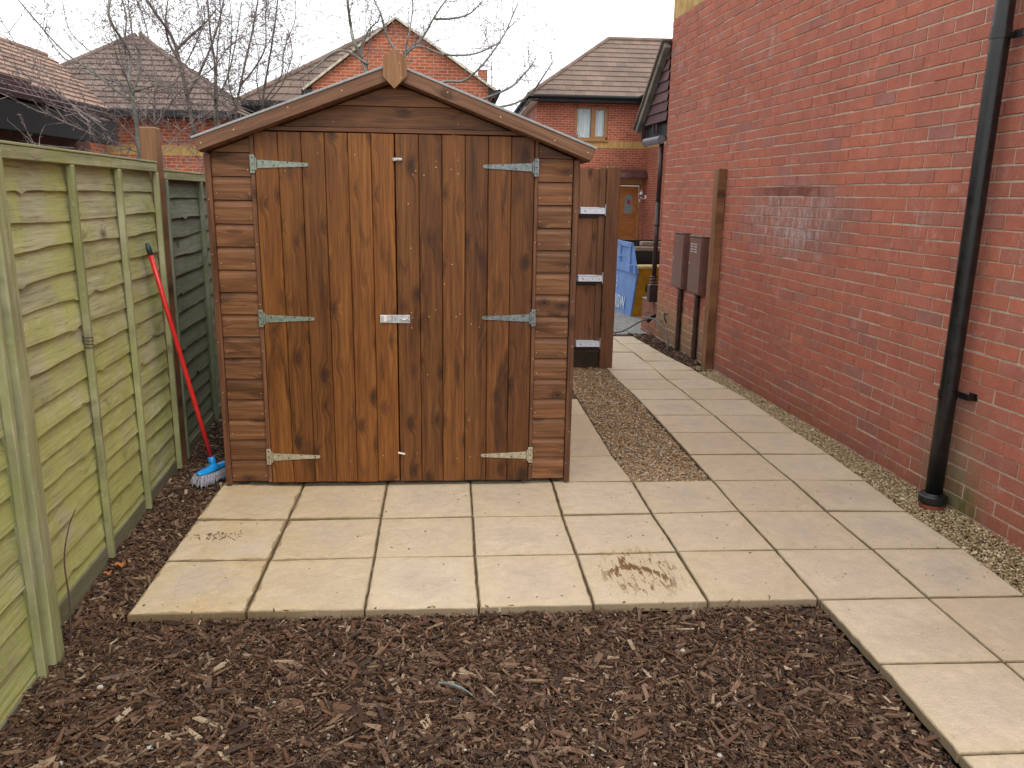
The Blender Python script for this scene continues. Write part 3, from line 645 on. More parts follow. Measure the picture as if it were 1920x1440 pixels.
# the return wall of the house and its eaves, out of frame to the right
rm = MB()
def wallquad(mb, a, b, z0, z1, mat=0, sol=0., u0=0.):
    a = np.array(a, float); b = np.array(b, float); Ln = np.linalg.norm(b - a)
    mb.add([(a[0], a[1], z0), (b[0], b[1], z0), (b[0], b[1], z1), (a[0], a[1], z1)], [(0, 1, 2, 3)], mat, [(u0, z0, sol), (u0 + Ln, z0, sol), (u0 + Ln, z1, sol), (u0, z1, sol)])
A = WP(-2.62, -.25, 0); B = WP(YE - .01, -.25, 0)
wallquad(rm, (A[0], A[1]), (10, A[1]), -.2, 4.95); wallquad(rm, (10, A[1]), (10, B[1]), -.2, 4.95); wallquad(rm, (10, B[1]), (B[0], B[1]), -.2, 4.95)
finish(rm, 'return_wall', M['farbrick'], house)
def roof_plane(mb, A, B, Cq, D, n, th=.022, mat=0, u0=0):
    """A,B eave left/right; C,D ridge right/left"""
    A, B, Cq, D = [np.array(q, float) for q in (A, B, Cq, D)]
    nn = np.cross(B - A, (D + Cq) / 2 - (A + B) / 2); nn /= np.linalg.norm(nn)
    if nn[2] < 0: nn = -nn
    ax = (B - A) / np.linalg.norm(B - A)
    for k in range(n):
        t0, t1 = k / n, (k + 1) / n
        a = A + (D - A) * t0; b = B + (Cq - B) * t0; c = B + (Cq - B) * t1; d = A + (D - A) * t1
        V = [a + nn * th, b + nn * th, c + nn * .002, d + nn * .002, a - nn * .004, b - nn * .004]
        uu = [(q - A) @ ax for q in V]
        V2 = [v for v in V]; F = [(0, 1, 2, 3), (4, 5, 1, 0), (1, 5, 2), (4, 0, 3)]
        mb.add(V2, F, mat, [(uu[i], k % 2 + .1, k + [.15, .15, .85, .85, .15, .15][i]) for i in range(6)])
    # underside
    mb.add([A - nn * .03, B - nn * .03, Cq - nn * .03, D - nn * .03], [(3, 2, 1, 0)], mat)
rf = MB(); e0 = WP(-2.9, .28, 4.9); e1 = WP(YE + .25, .28, 4.9)
roof_plane(rf, e1, e0, e0 + np.array([3.2, 0, 2.1]), e1 + np.array([3.2, 0, 2.1]), 12)
finish(rf, 'roof', M['roofd'], house)
# tile-hung side gable that carries on beyond the wall corner
gm = MB()
y0, y1, zb = 6.165, 6.98, 2.375
kmax = 7
def vz(y): return 3.10 + (y - 6.19) * (2.345 - 3.10) / (7.10 - 6.19)
z = zb; k = 0
while z < 3.1:
    z1 = min(z + .105, 3.12); yr = min(y1, 6.19 + (3.10 - z) / .8297 - .03); yr1 = max(y0 + .001, min(y1, 6.19 + (3.10 - z1) / .8297 - .03))
    if yr <= y0 + .02: break
    a = WP(y0, .022, z); b = WP(yr, .022, z); c = WP(yr1, .004, z1); d = WP(y0, .004, z1)
    gm.add([a, b, c, d, WP(y0, 0, z), WP(yr, 0, z)], [(0, 3, 2, 1), (4, 0, 1, 5)], 0, [(0, 0, k + .1), (yr - y0, 0, k + .1), (yr1 - y0, 0, k + .9), (0, 0, k + .9), (0, 0, k), (yr - y0, 0, k)])
    z += .105; k += 1
gm.add([WP(y0, -.3, zb - .02), WP(y1, -.3, zb - .02), WP(y1, .0, zb - .02), WP(y0, .0, zb - .02)], [(0, 1, 2, 3)], 0)
finish(gm, 'hung_tile_gable', M['tilehung'], house)
vb = MB()
a = WP(6.165, .05, 3.14); b = WP(7.13, .05, 2.335)
d_ = (b - a) / np.linalg.norm(b - a); nrm = np.cross(d_, WN); nrm /= np.linalg.norm(nrm)
RR = np.stack([d_, WN, np.cross(d_, WN)], 1)
rbox(vb, (a + b) / 2, (np.linalg.norm(b - a) / 2, .035, .035), RR, .006)
finish(vb, 'verge_board', plain('weathered_verge', (.17, .155, .135), .8, 0, .3, 9), house)
vb = MB(); up = RR[:, 2] * (1 if RR[2, 2] > 0 else -1)
rbox(vb, (a + b) / 2 + up * .045 - WN * .1, (np.linalg.norm(b - a) / 2 + .03, .16, .012), RR, .004)
roof_plane(vb, WP(7.16, .04, 2.36), WP(7.16, -3, 2.36), WP(6.16, -3, 3.19), WP(6.16, .04, 3.19), 8)
finish(vb, 'side_roof', M['roofd'], house)
sf = MB()
for (n0, n1, ya, yb_, za, zb_) in ((-.75, .0, 6.16, 7.02, 2.215, 2.36),):
    c = WP((ya + yb_) / 2, (n0 + n1) / 2, (za + zb_) / 2); rbox(sf, c, ((yb_ - ya) / 2, (n1 - n0) / 2 - .02, (zb_ - za) / 2), WR, .003)
finish(sf, 'soffit_box', M['blackp'], house)
for yy in (6.50, 6.62): sf = MB(); rbox(sf, WP(yy, .012, 2.315), (.012, .012, .05), WR @ rotm('Y', .25), .002); finish(sf, 'soffit_bracket', M['brownpl'], house)
sf = MB(); rbox(sf, WP(7.0, .02, 2.28), (.012, .03, .085), WR, .002)
finish(sf, 'eaves_end', M['brownpl'], house)
gt = MB(); tube(gt, [WP(6.155, .06, 2.172), WP(6.74, .06, 2.176)], [.045, .045], 16)
tube(gt, [WP(6.74, .06, 2.176), WP(6.76, .06, 2.176)], [.049, .049], 16)
finish(gt, 'gutter', M['greypl'], house)
# recessed wall beyond the corner
rw = MB()
p0 = WP(6.15, -.75, 0); p1 = WP(7.3, -.75, 0)
wallquad(rw, (p1[0], p1[1]), (p0[0], p0[1]), -.2, 2.3); wallquad(rw, (p1[0] + 3, p1[1]), (p1[0], p1[1]), -.2, 2.3)
finish(rw, 'recessed_wall', M['farbrick'], house)

# brown square downpipe that stands on the low wall
dp = thing('drain_pipe', 'thin dark brown downpipe at the far corner of the brick wall above the low wall', 'drainpipe', WP(6.26, .02, .375))
m_ = MB(); tube(m_, [WP(6.24, .03, 2.16), WP(6.24, .03, 1.5)], [.026, .026], 14); tube(m_, [WP(6.24, .03, 1.5), WP(6.24, .03, .66)], [.026, .026], 14); finish(m_, 'pipe', M['brownpl'], dp, True)
m_ = MB(); tube(m_, [WP(6.24, .03, 1.24), WP(6.24, .03, 1.262)], [.031, .031], 14); finish(m_, 'pipe_collar', M['brownpl'], dp, True); m_ = MB()
for zz in (.665, .63, .595): tube(m_, [WP(6.25, .03, zz - .014), WP(6.25, .03, zz - .004), WP(6.25, .03, zz + .004), WP(6.25, .03, zz + .014)], [.033, .045, .045, .033], 14)
finish(m_, 'pipe_collar', M['brownpl'], dp, True)
m_ = MB(); rbox(m_, WP(6.27, .03, .475), (.055, .05, .098), WR, .006); finish(m_, 'square_shoe', M['brownpl'], dp)
# low wall
lw = thing('low_wall', 'knee-high brick stub wall continuing the big wall behind the downpipe', 'wall', WP(6.45, 0, 0))
m_ = MB(); Cc, Hh = [], []
for r_ in range(-1, 3):
    s = 6.75; off = r_ % 2; first = True; z = r_ * .075 + .0375
    while s > 6.17:
        Ln = .1075 if (off and first) else .215; Ln = min(Ln, s - 6.155); Cc.append(WP(s - Ln / 2, -.045, z)); Hh.append((Ln / 2, .05, .0325)); s -= Ln + .01; first = False
cboxes(m_, Cc, Hh, .003, WR, 0, 2, None, 0, .0009)
Cc = []; s = 6.75
while s > 6.2: Cc.append(WP(s - .0325, -.055, .225 + .07)); s -= .075
cboxes(m_, Cc, (.0325, .06, .068), .004, WR, 2, 0, None, 0, .001)
finish(m_, 'brickwork', M['brick2'], lw)
m_ = MB(); rbox(m_, WP(6.45, -.055, .08), (.292, .05, .27), WR, .002); finish(m_, 'mortar', M['mortar'], lw)
m_ = MB(); rbox(m_, WP(6.455, -.055, .368), (.296, .062, .006), WR, .003); finish(m_, 'coping', M['stonecap'], lw)

# black soil pipe on the near part of the wall
PY = .975
sp = thing('soil_pipe', 'thick black plastic soil pipe running up the near end of the brick wall', 'drainpipe', WP(PY, .075, -.03))
m_ = MB(); tube(m_, [WP(PY, .080, .045), WP(PY, .080, .6), WP(PY, .080, 2.2), WP(PY, .080, 4.8)], [.043] * 4, 28); finish(m_, 'pipe', M['black'], sp, True)
for zz in (.60, 2.32): m_ = MB(); tube(m_, [WP(PY, .080, zz - .022), WP(PY, .080, zz + .022)], [.046, .046], 28); finish(m_, 'pipe_joint', M['black'], sp)
for zz in (.605, 2.30):
    m_ = MB(); tube(m_, [WP(PY, .080, zz - .012), WP(PY, .080, zz + .012)], [.0475, .0475], 28)
    rbox(m_, WP(PY - .07, .045, zz), (.035, .0035, .016), WR, .002); rbox(m_, WP(PY - .10, .024, zz), (.0035, .024, .016), WR, .002)
    rbox(m_, WP(PY - .085, .0035, zz), (.03, .003, .020), WR, .002)
    finish(m_, 'bracket', M['black'], sp)
m_ = MB(); tube(m_, [WP(PY, .080, .012), WP(PY, .080, .02), WP(PY, .080, .052), WP(PY, .080, .060)], [.066, .070, .070, .063], 32); tube(m_, [WP(PY, .080, .06), WP(PY, .080, .068)], [.053, .047], 28); finish(m_, 'rubber_cap', M['black'], sp)
m_ = MB(); tube(m_, [WP(PY, .080, -.07), WP(PY, .080, -.030), WP(PY, .080, -.026), WP(PY, .080, -.018), WP(PY, .080, -.014), WP(PY, .080, .013)], [.064, .064, .069, .069, .065, .064], 32); finish(m_, 'clay_collar', M['terra'], sp)

# meter boxes
def meter(y0, y1, z0, z1, label, vents):
    t_ = thing('meter_box', label, 'meter box', WP((y0 + y1) / 2, .06, z0), 'brown meter boxes on the brick wall')
    D = .062 if not vents else .07
    m_ = MB(); rbox(m_, WP((y0 + y1) / 2, D / 2 + .001, (z0 + z1) / 2), ((y1 - y0) / 2, D / 2, (z1 - z0) / 2), WR, .006); finish(m_, 'housing', M['brownbox'], t_)
    m_ = MB(); rbox(m_, WP((y0 + y1) / 2, D + .0055, (z0 + z1) / 2 - .004), ((y1 - y0) / 2 - .008, .0035, (z1 - z0) / 2 - .016), WR, .003); dr = finish(m_, 'door', M['brownbox'], t_)
    m_ = MB(); rbox(m_, WP(y1 - .035, D + .0105, (z0 + z1) / 2 + .02), (.008, .0015, .012), WR, .001); finish(m_, 'lock', M['chrome'], dr)
    m_ = MB(); rbox(m_, WP((y0 + y1) / 2, D / 2 + .006, z1 + .005), ((y1 - y0) / 2 + .006, D / 2 + .010, .004), WR, .003); finish(m_, 'rain_lid', M['brownbox'], t_)
    if vents:
        m_ = MB()
        for a_ in (.085, .185):
            for k in range(4): rbox(m_, WP(y1 - a_, D + .0105, z1 - .07 - k * .024), (.036, .0018, .006), WR, .001)
        finish(m_, 'vent_slots', M['vent'], dr)
    return t_
meter(5.18, 5.50, .645, 1.20, 'farther brown meter box with a plain door, left of the vented one', False)
meter(4.65, 4.985, .645, 1.19, 'nearer brown meter box with pale vent slots, beside the wall post', True)
for (yy, lab) in ((5.30, 'dark pipe dropping from the plain farther meter box into the bark'), (4.80, 'dark pipe dropping from the vented nearer meter box into the bark')):
    m_ = MB(); tube(m_, [WP(yy, .03, z_) for z_ in np.linspace(-.05, .645, 10)], [.026 + random.uniform(-.002, .003) for _ in range(10)], 12)
    o = finish(m_, 'service_pipe', M['conduit'], None, True, WP(yy, .03, -.05)); tag(o, lab, 'pipe', 'dark service pipes under the meter boxes')
# timber post fixed to the wall
m_ = MB(); rbox(m_, WP(4.385, .045, .88), (.05, .04, .93), WR @ rotm('Z', 0), .006, 2, 0)
o = finish(m_, 'wall_post', M['wallpost'], None, False, WP(4.385, .045, -.05)); tag(o, 'weathered brown timber post bolted upright against the brick wall beside the meter boxes', 'post')
# cable
cb = thing('cable', 'grey cable looping out of the alley mulch with a black joint block', 'cable', (3.49, 5.6, 0))
def crv(P, n=8):
    P = [np.array(p, float) for p in P]; P = [2 * P[0] - P[1]] + P + [2 * P[-1] - P[-2]]; out = []
    for i in range(1, len(P) - 2):
        for k in range(n):
            u = k / n; out.append(.5 * ((2 * P[i]) + (-P[i - 1] + P[i + 1]) * u + (2 * P[i - 1] - 5 * P[i] + 4 * P[i + 1] - P[i + 2]) * u * u + (-P[i - 1] + 3 * P[i] - 3 * P[i + 1] + P[i + 2]) * u ** 3))
    out.append(P[-2]); return np.array(out)
m_ = MB(); tube(m_, crv([(3.50, 5.32, -.03), (3.512, 5.36, .06), (3.515, 5.5, .17), (3.48, 5.75, .235), (3.44, 6.0, .23)]), .011, 8)
tube(m_, crv([(3.44, 6.0, .215), (3.36, 6.1, .16), (3.22, 6.15, .06), (3.1, 6.25, .012), (2.98, 6.3, .01), (2.8, 6.6, .012)]), .009, 8)
finish(m_, 'lead', M['cable'], cb, True)
m_ = MB(); tube(m_, crv([(3.42, 5.98, .20), (3.45, 5.98, .215), (3.49, 6.0, .235), (3.53, 6.02, .255)]), [.02] + [.034] * 8 + [.03] * 7 + [.022] * 9, 12); finish(m_, 'joint_block', M['black'], cb, True)
m_ = MB(); tube(m_, crv([WP(5.78, .005, .30), WP(5.74, .045, .31), WP(5.7, .05, .27), WP(5.69, .03, .22)]), .008, 8)
o = finish(m_, 'pipe_stub', M['black'], None, True, WP(5.74, 0, .3)); tag(o, 'small curved black pipe stub poking out of the brick wall', 'pipe')

# ------------------------------------------------------------------ shed
SX0, SX1, SY, SC = .030, 1.886, 1.353, .963
shed = thing('garden_shed', 'brown stained timber garden shed with double doors and a pointed apex roof', 'shed', (SC, SY, .0))
APEX = 2.075; SL = .372
def rz(x): return APEX - SL * abs(x - SC)                 # underside of the roof at x
JZ = [.027, .150, .261, .372, .482, .592, .704, .817, .932, 1.046, 1.160, 1.275, 1.389, 1.505, 1.619, 1.734, 1.85]
def clad_board(mb, xa, xb, z0, z1, yf, rnd, clipf=None):
    """shiplap: flat face, hollow upper lip, extruded along x"""
    h = z1 - z0; prof = [(.000, .0015), (.0, h * .74), (.0022, h * .80), (.0055, h * .86), (.0075, h * .93), (.009, h - .0005)]
    prof = [(.0025, .0)] + prof + [(.016, h - .0005), (.016, 0)]
    V, Wc = [], []; segs = 2
    for (dy, dz) in prof:
        l, r_ = xa, xb
        if clipf: l = max(xa, clipf(z0 + dz, -1)); r_ = min(xb, clipf(z0 + dz, 1))
        for q in (l, r_): V.append((q, yf + dy, z0 + dz)); Wc.append((q + rnd * 3, dz + dy, rnd))
    m = len(prof); F = [(2 * i, 2 * i + 1, 2 * ((i + 1) % m) + 1, 2 * ((i + 1) % m)) for i in range(m)]
    F += [tuple(2 * i for i in reversed(range(m))), tuple(2 * i + 1 for i in range(m))]
    mb.add(V, F, 0, Wc)
def nail(mb, x, z, y, r=.0028, mat=1):
    an = np.arange(6) * math.pi / 3
    V = [(x + r * math.cos(a_), y - .0012, z + r * math.sin(a_)) for a_ in an] + [(x, y - .0022, z)]
    mb.add(V, [(k, (k + 1) % 6, 6) for k in range(6)], mat)
cl = MB(); YF = SY
clipf = lambda z, s: SC + s * (APEX - .005 - z) / SL
for (xa, xb) in ((.062, .249), (1.676, 1.852)):
    for k in range(16):
        rn = random.random(); dxl = 0
        clad_board(cl, xa, xb, JZ[k], JZ[k + 1] - .0025, YF, rn, clipf)
        for q in (xa + .012, xb - .012):
            for f_ in (.28, .72):
                if random.random() < .8: nail(cl, q + random.uniform(-.003, .003), JZ[k] + f_ * .115, YF + (.0 if f_ < .6 else .005), random.uniform(.002, .0031))
for (z0, z1) in ((1.862, 1.963), (1.965, 2.064)):
    clad_board(cl, .05, 1.88, z0, z1, YF, random.random(), clipf)
    for q in (.66, 1.27):
        for f_ in (.25, .8):
            if z0 + f_ * .1 < rz(q) - .04: nail(cl, q, z0 + f_ * .1, YF + (.0 if f_ < .6 else .006))
finish(cl, 'front_cladding', [M['clad'], M['nail']], shed)
for (xa, xb) in ((SX0, .060), (1.856, SX1)):
    m_ = MB(); zt = rz((xa + xb) / 2) - .01
    bx(m_, xa, xb, SY - .014, SY + .03, .012, zt, .003, 2, 0)
    for zz in np.arange(.1, 1.7, .23): nail(m_, (xa + xb) / 2 + random.uniform(-.006, .006), zz + random.uniform(-.04, .04), SY - .0145)
    finish(m_, 'corner_trim', [M['trim'], M['nail']], shed)
for (xa, xb) in ((.251, .273), (1.656, 1.674)):
    m_ = MB(); bx(m_, xa, xb, SY - .012, SY + .02, .024, 1.838, .0025, 2, 0)
    for zz in np.arange(.08, 1.8, .31): nail(m_, (xa + xb) / 2 + random.uniform(-.003, .003), zz + random.uniform(-.05, .05), SY - .0125)
    finish(m_, 'door_jamb', [M['trim'], M['nail']], shed)
m_ = MB(); bx(m_, .262, 1.668, SY - .014, SY + .02, 1.8395, 1.860, .002, 0, 2); finish(m_, 'lintel_batten', M['trim'], shed)
# doors
def door(xa, xb, n):
    m_ = MB(); w_ = (xb - xa) / n
    for k in range(n):
        x0 = xa + k * w_ + .0011; x1 = xa + (k + 1) * w_ - .0011
        bx(m_, x0, x1, SY - .020, SY - .002, .026 + random.uniform(-.002, .002), 1.834, .0028, 2, 0, random.random())
        for zb_ in (.17, .92, 1.69):
            for q in (.3, .72):
                if random.random() < .28: nail(m_, x0 + q * w_ + random.uniform(-.01, .01), zb_ + random.uniform(-.05, .05), SY - .0205, random.uniform(.002, .003))
    if xa > .9:
        for (u, v) in ((1.06, 1.66), (1.10, 1.64), (1.16, 1.68), (1.02, 1.5), (1.03, 1.28), (1.27, 1.65), (1.20, 1.1), (1.12, .93), (1.03, .95), (1.03, .87), (1.26, .93), (1.11, .62), (1.33, .37), (1.24, 1.2)):
            nail(m_, u, v, SY - .0205, .0032)
    return finish(m_, 'door', [M['door' if xa < .9 else 'door2'], M['nail']], shed)
ld = door(.276, .954, 6); rd = door(.9585, 1.653, 6)
tag(ld, 'left shed door of six upright boards', None); tag(rd, 'right shed door of six darker boards', None)
def hinge(par, xh, z, s, mat, L_=.238):
    """s=+1 strap runs to the right"""
    m_ = MB(); yy = SY - .0245
    tp = np.linspace(0, 1, 12); xs = xh + s * (.010 + tp * L_); hw = .0200 - .0115 * tp
    top = [(x, z + h) for x, h in zip(xs, hw)] ; bot = [(x, z - h) for x, h in zip(xs, hw)]
    ex = xh + s * (.010 + L_); tip = [(ex + s * .009 * math.sin(a_), z + .009 * math.cos(a_)) for a_ in np.linspace(.4, math.pi - .4, 5)]
    out = top + tip + bot[::-1]
    if s > 0: out = out[::-1]
    prism(m_, out, yy, yy + .0035, 0)
    tube(m_, [(xh + s * .003, yy + .001, z - .03), (xh + s * .003, yy + .001, z + .03)], .0052, 10)
    bx(m_, xh - s * .002 - (s > 0) * .024, xh - s * .002 + (s < 0) * .024, yy + .004, yy + .0075, z - .044, z + .044, .001)
    for f_ in (.12, .34, .62, .93): nail(m_, xh + s * (.01 + L_ * f_), z + (.008 if f_ in (.12, .62) else -.006) * (f_ < .9), yy, .0042, 1)
    for dz in (-.03, 0, .03): nail(m_, xh - s * .014, z + dz, yy + .004, .004, 1)
    return finish(m_, 'hinge', [M[mat], M['hole']], par)
for z_, mt in ((1.680, 'galv_g'), (.915, 'galv_g'), (.170, 'galv_w')): hinge(ld, .277, z_, 1, mt)
for z_, mt in ((1.688, 'galv_b'), (.925, 'galv_b'), (.170, 'galv_w')): hinge(rd, 1.651, z_, -1, mt)
m_ = MB(); yy = SY - .024
bx(m_, .868, 1.022, yy - .001, yy + .0035, .895, .937, .0015); bx(m_, .868, .905, yy - .004, yy - .001, .898, .934, .0015)
tube(m_, [(.975, yy - .006, .916), (.985, yy - .016, .916), (1.0, yy - .016, .916), (1.01, yy - .006, .916)], .0045, 8); tube(m_, [(.93, yy - .001, .897), (.93, yy - .001, .935)], .004, 8)
for (u, v) in ((1.015, .905), (1.015, .928)): nail(m_, u, v, yy - .001, .003, 1)
bx(m_, .888, .902, yy - .0046, yy - .0041, .902, .930, .0002, mat=2)
finish(m_, 'hasp', [M['chrome'], M['hole'], M['paper']], shed)
m_ = MB(); bx(m_, .944, .994, yy - .004, yy + .003, 1.706, 1.722, .003); tube(m_, [(.962, yy - .008, 1.714), (.992, yy - .008, 1.714)], .005, 10); nail(m_, .951, 1.714, yy - .0045, .003, 1); finish(m_, 'bolt', [M['chrome'], M['hole']], shed)
m_ = MB(); rbox(m_, (.967, yy + .0005, .186), (.019, .0006, .005), rotm('Y', .22), .0002); finish(m_, 'paper_scrap', M['paper'], shed)
# body: sides, back, floor, bearers
for (xa, xb) in ((SX0 + .006, SX0 + .02), (SX1 - .02, SX1 - .006)):
    m_ = MB()
    for k in range(15): bx(m_, xa + random.uniform(-.001, .001), xb, SY + .031, SY + 1.80, JZ[k] + .002, JZ[k + 1] - .001, .003, 1, 2, random.random())
    finish(m_, 'side_cladding', M['clad'], shed)
m_ = MB()
for k in range(16): bx(m_, SX0 + .03, SX1 - .03, SY + 1.79, SY + 1.80, JZ[k] + .002, min(JZ[k + 1] - .001, 1.73), .002, 0, 2, random.random())
prism(m_, [(SX0 + .03, 1.73), (SX1 - .03, 1.73), (SC, APEX - .01)], SY + 1.79, SY + 1.80)
finish(m_, 'back_wall', M['clad'], shed)
m_ = MB(); bx(m_, SX0 + .03, SX1 - .03, SY + .03, SY + 1.78, .03, .045, .001); bx(m_, .26, 1.67, SY + .02, SY + .04, .05, 1.83, .001); finish(m_, 'floor_and_lining', M['dark'], shed)
for q in (.11, .42, .72, 1.02, 1.33, 1.60, 1.81):
    m_ = MB(); bx(m_, q - .022, q + .022, SY + .022, SY + 1.7, .0015, .029, .003, 1, 0); finish(m_, 'bearer', M['bearer'], shed)
# roof
def slopeR(s):   # basis along slope going outward
    a_ = math.atan(SL); return np.stack([np.array([s * math.cos(a_), 0, -math.sin(a_)]), np.array([0, 1., 0]) * s * -1 * -1, np.array([s * math.sin(a_), 0, math.cos(a_)])], 1)
RL = 1.045; YR0, YR1 = 1.289, 3.24
for s in (-1, 1):
    RL = .998 if s < 0 else 1.028
    u = np.array([s * math.cos(math.atan(SL)), 0, -math.sin(math.atan(SL))]); nrm = np.array([s * math.sin(math.atan(SL)), 0, math.cos(math.atan(SL))])
    B_ = np.stack([u, np.cross(nrm, u), nrm], 1)
    a0 = np.array([SC, 0, APEX])
    m_ = MB(); nb = 16
    for k in range(9):
        l0 = RL * k / 9; c = a0 + u * (l0 + RL / 18) + nrm * .007; c[1] = (YR0 + YR1) / 2
        rbox(m_, c, (RL / 18 - .0006, (YR1 - YR0) / 2, .006), B_, .001, 1, 0, random.random())
    finish(m_, 'roof_boards', M['trim'], shed)
    m_ = MB(); c = a0 + u * (RL / 2 + .003) + nrm * .0245 ; c[1] = (1.262 + YR1) / 2
    rbox(m_, c + nrm * .050, (RL / 2 + .002, (YR1 - 1.262) / 2, .0025), B_, .001)
    c2 = a0 + u * (RL / 2) + nrm * (.0745 - .003); c2[1] = 1.2635
    rbox(m_, c2, (RL / 2 + .002, .0016, .0045), B_, .0008)
    finish(m_, 'roof_felt', M['felt'], shed)
    m_ = MB(); c = a0 + u * (RL / 2) + nrm * .040; c[1] = 1.2765
    ln = RL / 2
    rbox(m_, c, (ln, .0095, .034), B_ @ np.diag([1, 1, 1]), .003, 0, 2, random.random())
    for f_ in (.03, .25, .52, .8, .97):
        q = a0 + u * RL * f_ + nrm * (.040 + random.uniform(-.012, .012)); nail(m_, q[0], q[2], 1.2665, .0038)
    finish(m_, 'bargeboard', [M['barge'], M['nail']], shed)
m_ = MB(); prism(m_, [(.9655, 2.036), (1.0265, 2.092), (1.0265, 2.170), (.9675, 2.216), (.915, 2.178), (.913, 2.090)], 1.248, 1.2645, 0, .37)
V_ = m_.W[0]; m_.W[0] = np.stack([V_[:, 1], V_[:, 0], V_[:, 2]], 1)
nail(m_, .992, 2.15, 1.248, .003); nail(m_, 1.00, 2.085, 1.248, .003); finish(m_, 'finial', [M['finial'], M['nail']], shed)

# ------------------------------------------------------------------ lap fence
FU = np.array([-.075, 1, 0.]); FU /= np.linalg.norm(FU); FN = np.array([1, .075, 0.]); FN /= np.linalg.norm(FN)
FR = np.stack([FU, -FN, np.array([0, 0, 1.])], 1)
FR = np.stack([FU, np.cross(np.array([0, 0, 1.]), FU), np.array([0, 0, 1.])], 1)    # local y points away from the garden
def FP(y, n, z): return np.array([-.221 - .075 * y, y, z]) + FN * n
def lap_panel(y0, y1, ztop, zbot, battens, label, off=0., bmat='green', seed=1):
    r_ = random.Random(seed)
    P = thing('lap_fence', label, 'fence', FP((y0 + y1) / 2, off, zbot), 'green waney lap fence panels')
    m_ = MB(); n = 70; pitch = .104; zt = ztop - .045; k = 0; z = zt
    while z > zbot + .10:
        z0 = max(z - pitch + r_.uniform(-.012, .012), zbot + .085); rn = r_.random()
        ys = np.linspace(y0 + .02, y1 - .02, n)
        ph = [r_.uniform(0, 6.28) for _ in range(4)]; am_ = [r_.uniform(.001, .006), r_.uniform(.001, .0035), .0009]
        wv = am_[0] * np.sin(ys * r_.uniform(2, 4) + ph[0]) + am_[1] * np.sin(ys * r_.uniform(7, 12) + ph[1]) + am_[2] * np.sin(ys * 33 + ph[2])
        for _ in range(r_.choice((0, 1, 1, 2, 3))):
            c = r_.uniform(y0 + .1, y1 - .1); wv = wv + r_.choice((-1, -1, 1)) * r_.uniform(.005, .016) * np.exp(-((ys - c) / r_.uniform(.010, .045)) ** 2)
        bow = .004 * np.sin(ys * 3 + ph[3]) * r_.random()
        prof = [(-.004, .024), (.0045, .0), (-.002, .0)]
        # rows: top outer, mid, lower lip outer, lower lip inner
        V, Wc = [], []; top = z + .018
        for i, y in enumerate(ys):
            zl = z0 + wv[i]
            pts = [(off - .015, top), (off - .0085 + bow[i] * .3, (top + zl) / 2), (off - .002 + bow[i], zl + .001), (off - .0028 + bow[i], zl), (off - .0105 + bow[i], zl)]
            for (q, zz) in pts: V.append(FP(y, q, zz)); Wc.append((y + rn * 3, zz - z0, rn))
        m = 5; F = [(i * m + j, (i + 1) * m + j, (i + 1) * m + j + 1, i * m + j + 1) for i in range(n - 1) for j in range(m - 1)]
        F = [tuple(reversed(f)) for f in F]
        m_.add(V, F, 0, Wc); z = z0; k += 1
    finish(m_, 'lap_boards', M[bmat], P)
    m_ = MB(); c = FP((y0 + y1) / 2, off - .02, (ztop + zbot) / 2); rbox(m_, c, ((y1 - y0) / 2 - .01, .003, (ztop - zbot) / 2 - .01), FR, .001); finish(m_, 'back_boards', M[bmat], P)
    m_ = MB(); rbox(m_, FP((y0 + y1) / 2, off + .012, ztop - .022), ((y1 - y0) / 2, .012, .022), FR, .003, 0, 2, .31); finish(m_, 'top_rail', M['greenpost'], P)
    m_ = MB(); rbox(m_, FP((y0 + y1) / 2, off - .001, ztop + .006), ((y1 - y0) / 2 + .005, .027, .005), FR, .002, 0, 2, .77); finish(m_, 'capping', M['greenpost'], P)
    for y in battens:
        m_ = MB(); N = 9
        for (hh,) in ((.016,),):
            rbox(m_, FP(y, off + .016, (ztop - .046 + zbot + .03) / 2), (.0135, .0145, (ztop - .046 - zbot - .03) / 2), FR @ rotm('Y', r_.uniform(-.003, .003)), .004, 2, 0, r_.random())
        finish(m_, 'batten', M['greenpost' if bmat == 'green' else bmat], P)
    m_ = MB(); rbox(m_, FP((y0 + y1) / 2, off - .003, zbot + .03), ((y1 - y0) / 2 - .01, .008, .062), FR, .004, 0, 2, r_.random()); finish(m_, 'base_board', M['gravelboard'], P)
    return P
lap_panel(-.16, 1.725, 1.684, -.05, (-.145, .535, 1.095, 1.705), 'sunlit green fence panel between the two posts, behind the leaning broom', 0., seed=5)
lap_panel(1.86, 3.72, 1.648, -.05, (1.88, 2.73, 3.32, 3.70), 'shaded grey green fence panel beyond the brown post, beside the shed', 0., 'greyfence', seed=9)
lap_panel(-2.15, -.285, 1.69, -.14, (-2.13, -1.55, -.92, -.305), 'nearest bright green fence panel at the left edge, this side of the green post', .045, seed=14)
m_ = MB(); rbox(m_, FP(-.215, .045, .76), (.040, .038, .90), FR, .005, 2, 0, .2)
o = finish(m_, 'fence_post', M['greenpost'], None, False, FP(-.215, .045, -.14)); tag(o, 'green mossy fence post between the nearest panel and the broom panel', 'post', 'fence posts of the left fence')
m_ = MB(); bx(m_, -.415, -.332, 1.745, 1.84, -.06, 1.872, .006, 2, 0, .45)
o = finish(m_, 'fence_post', M['post'], None, False, (-.375, 1.79, -.06)); tag(o, 'tall new brown fence post rising above the green fence', 'post', 'fence posts of the left fence')
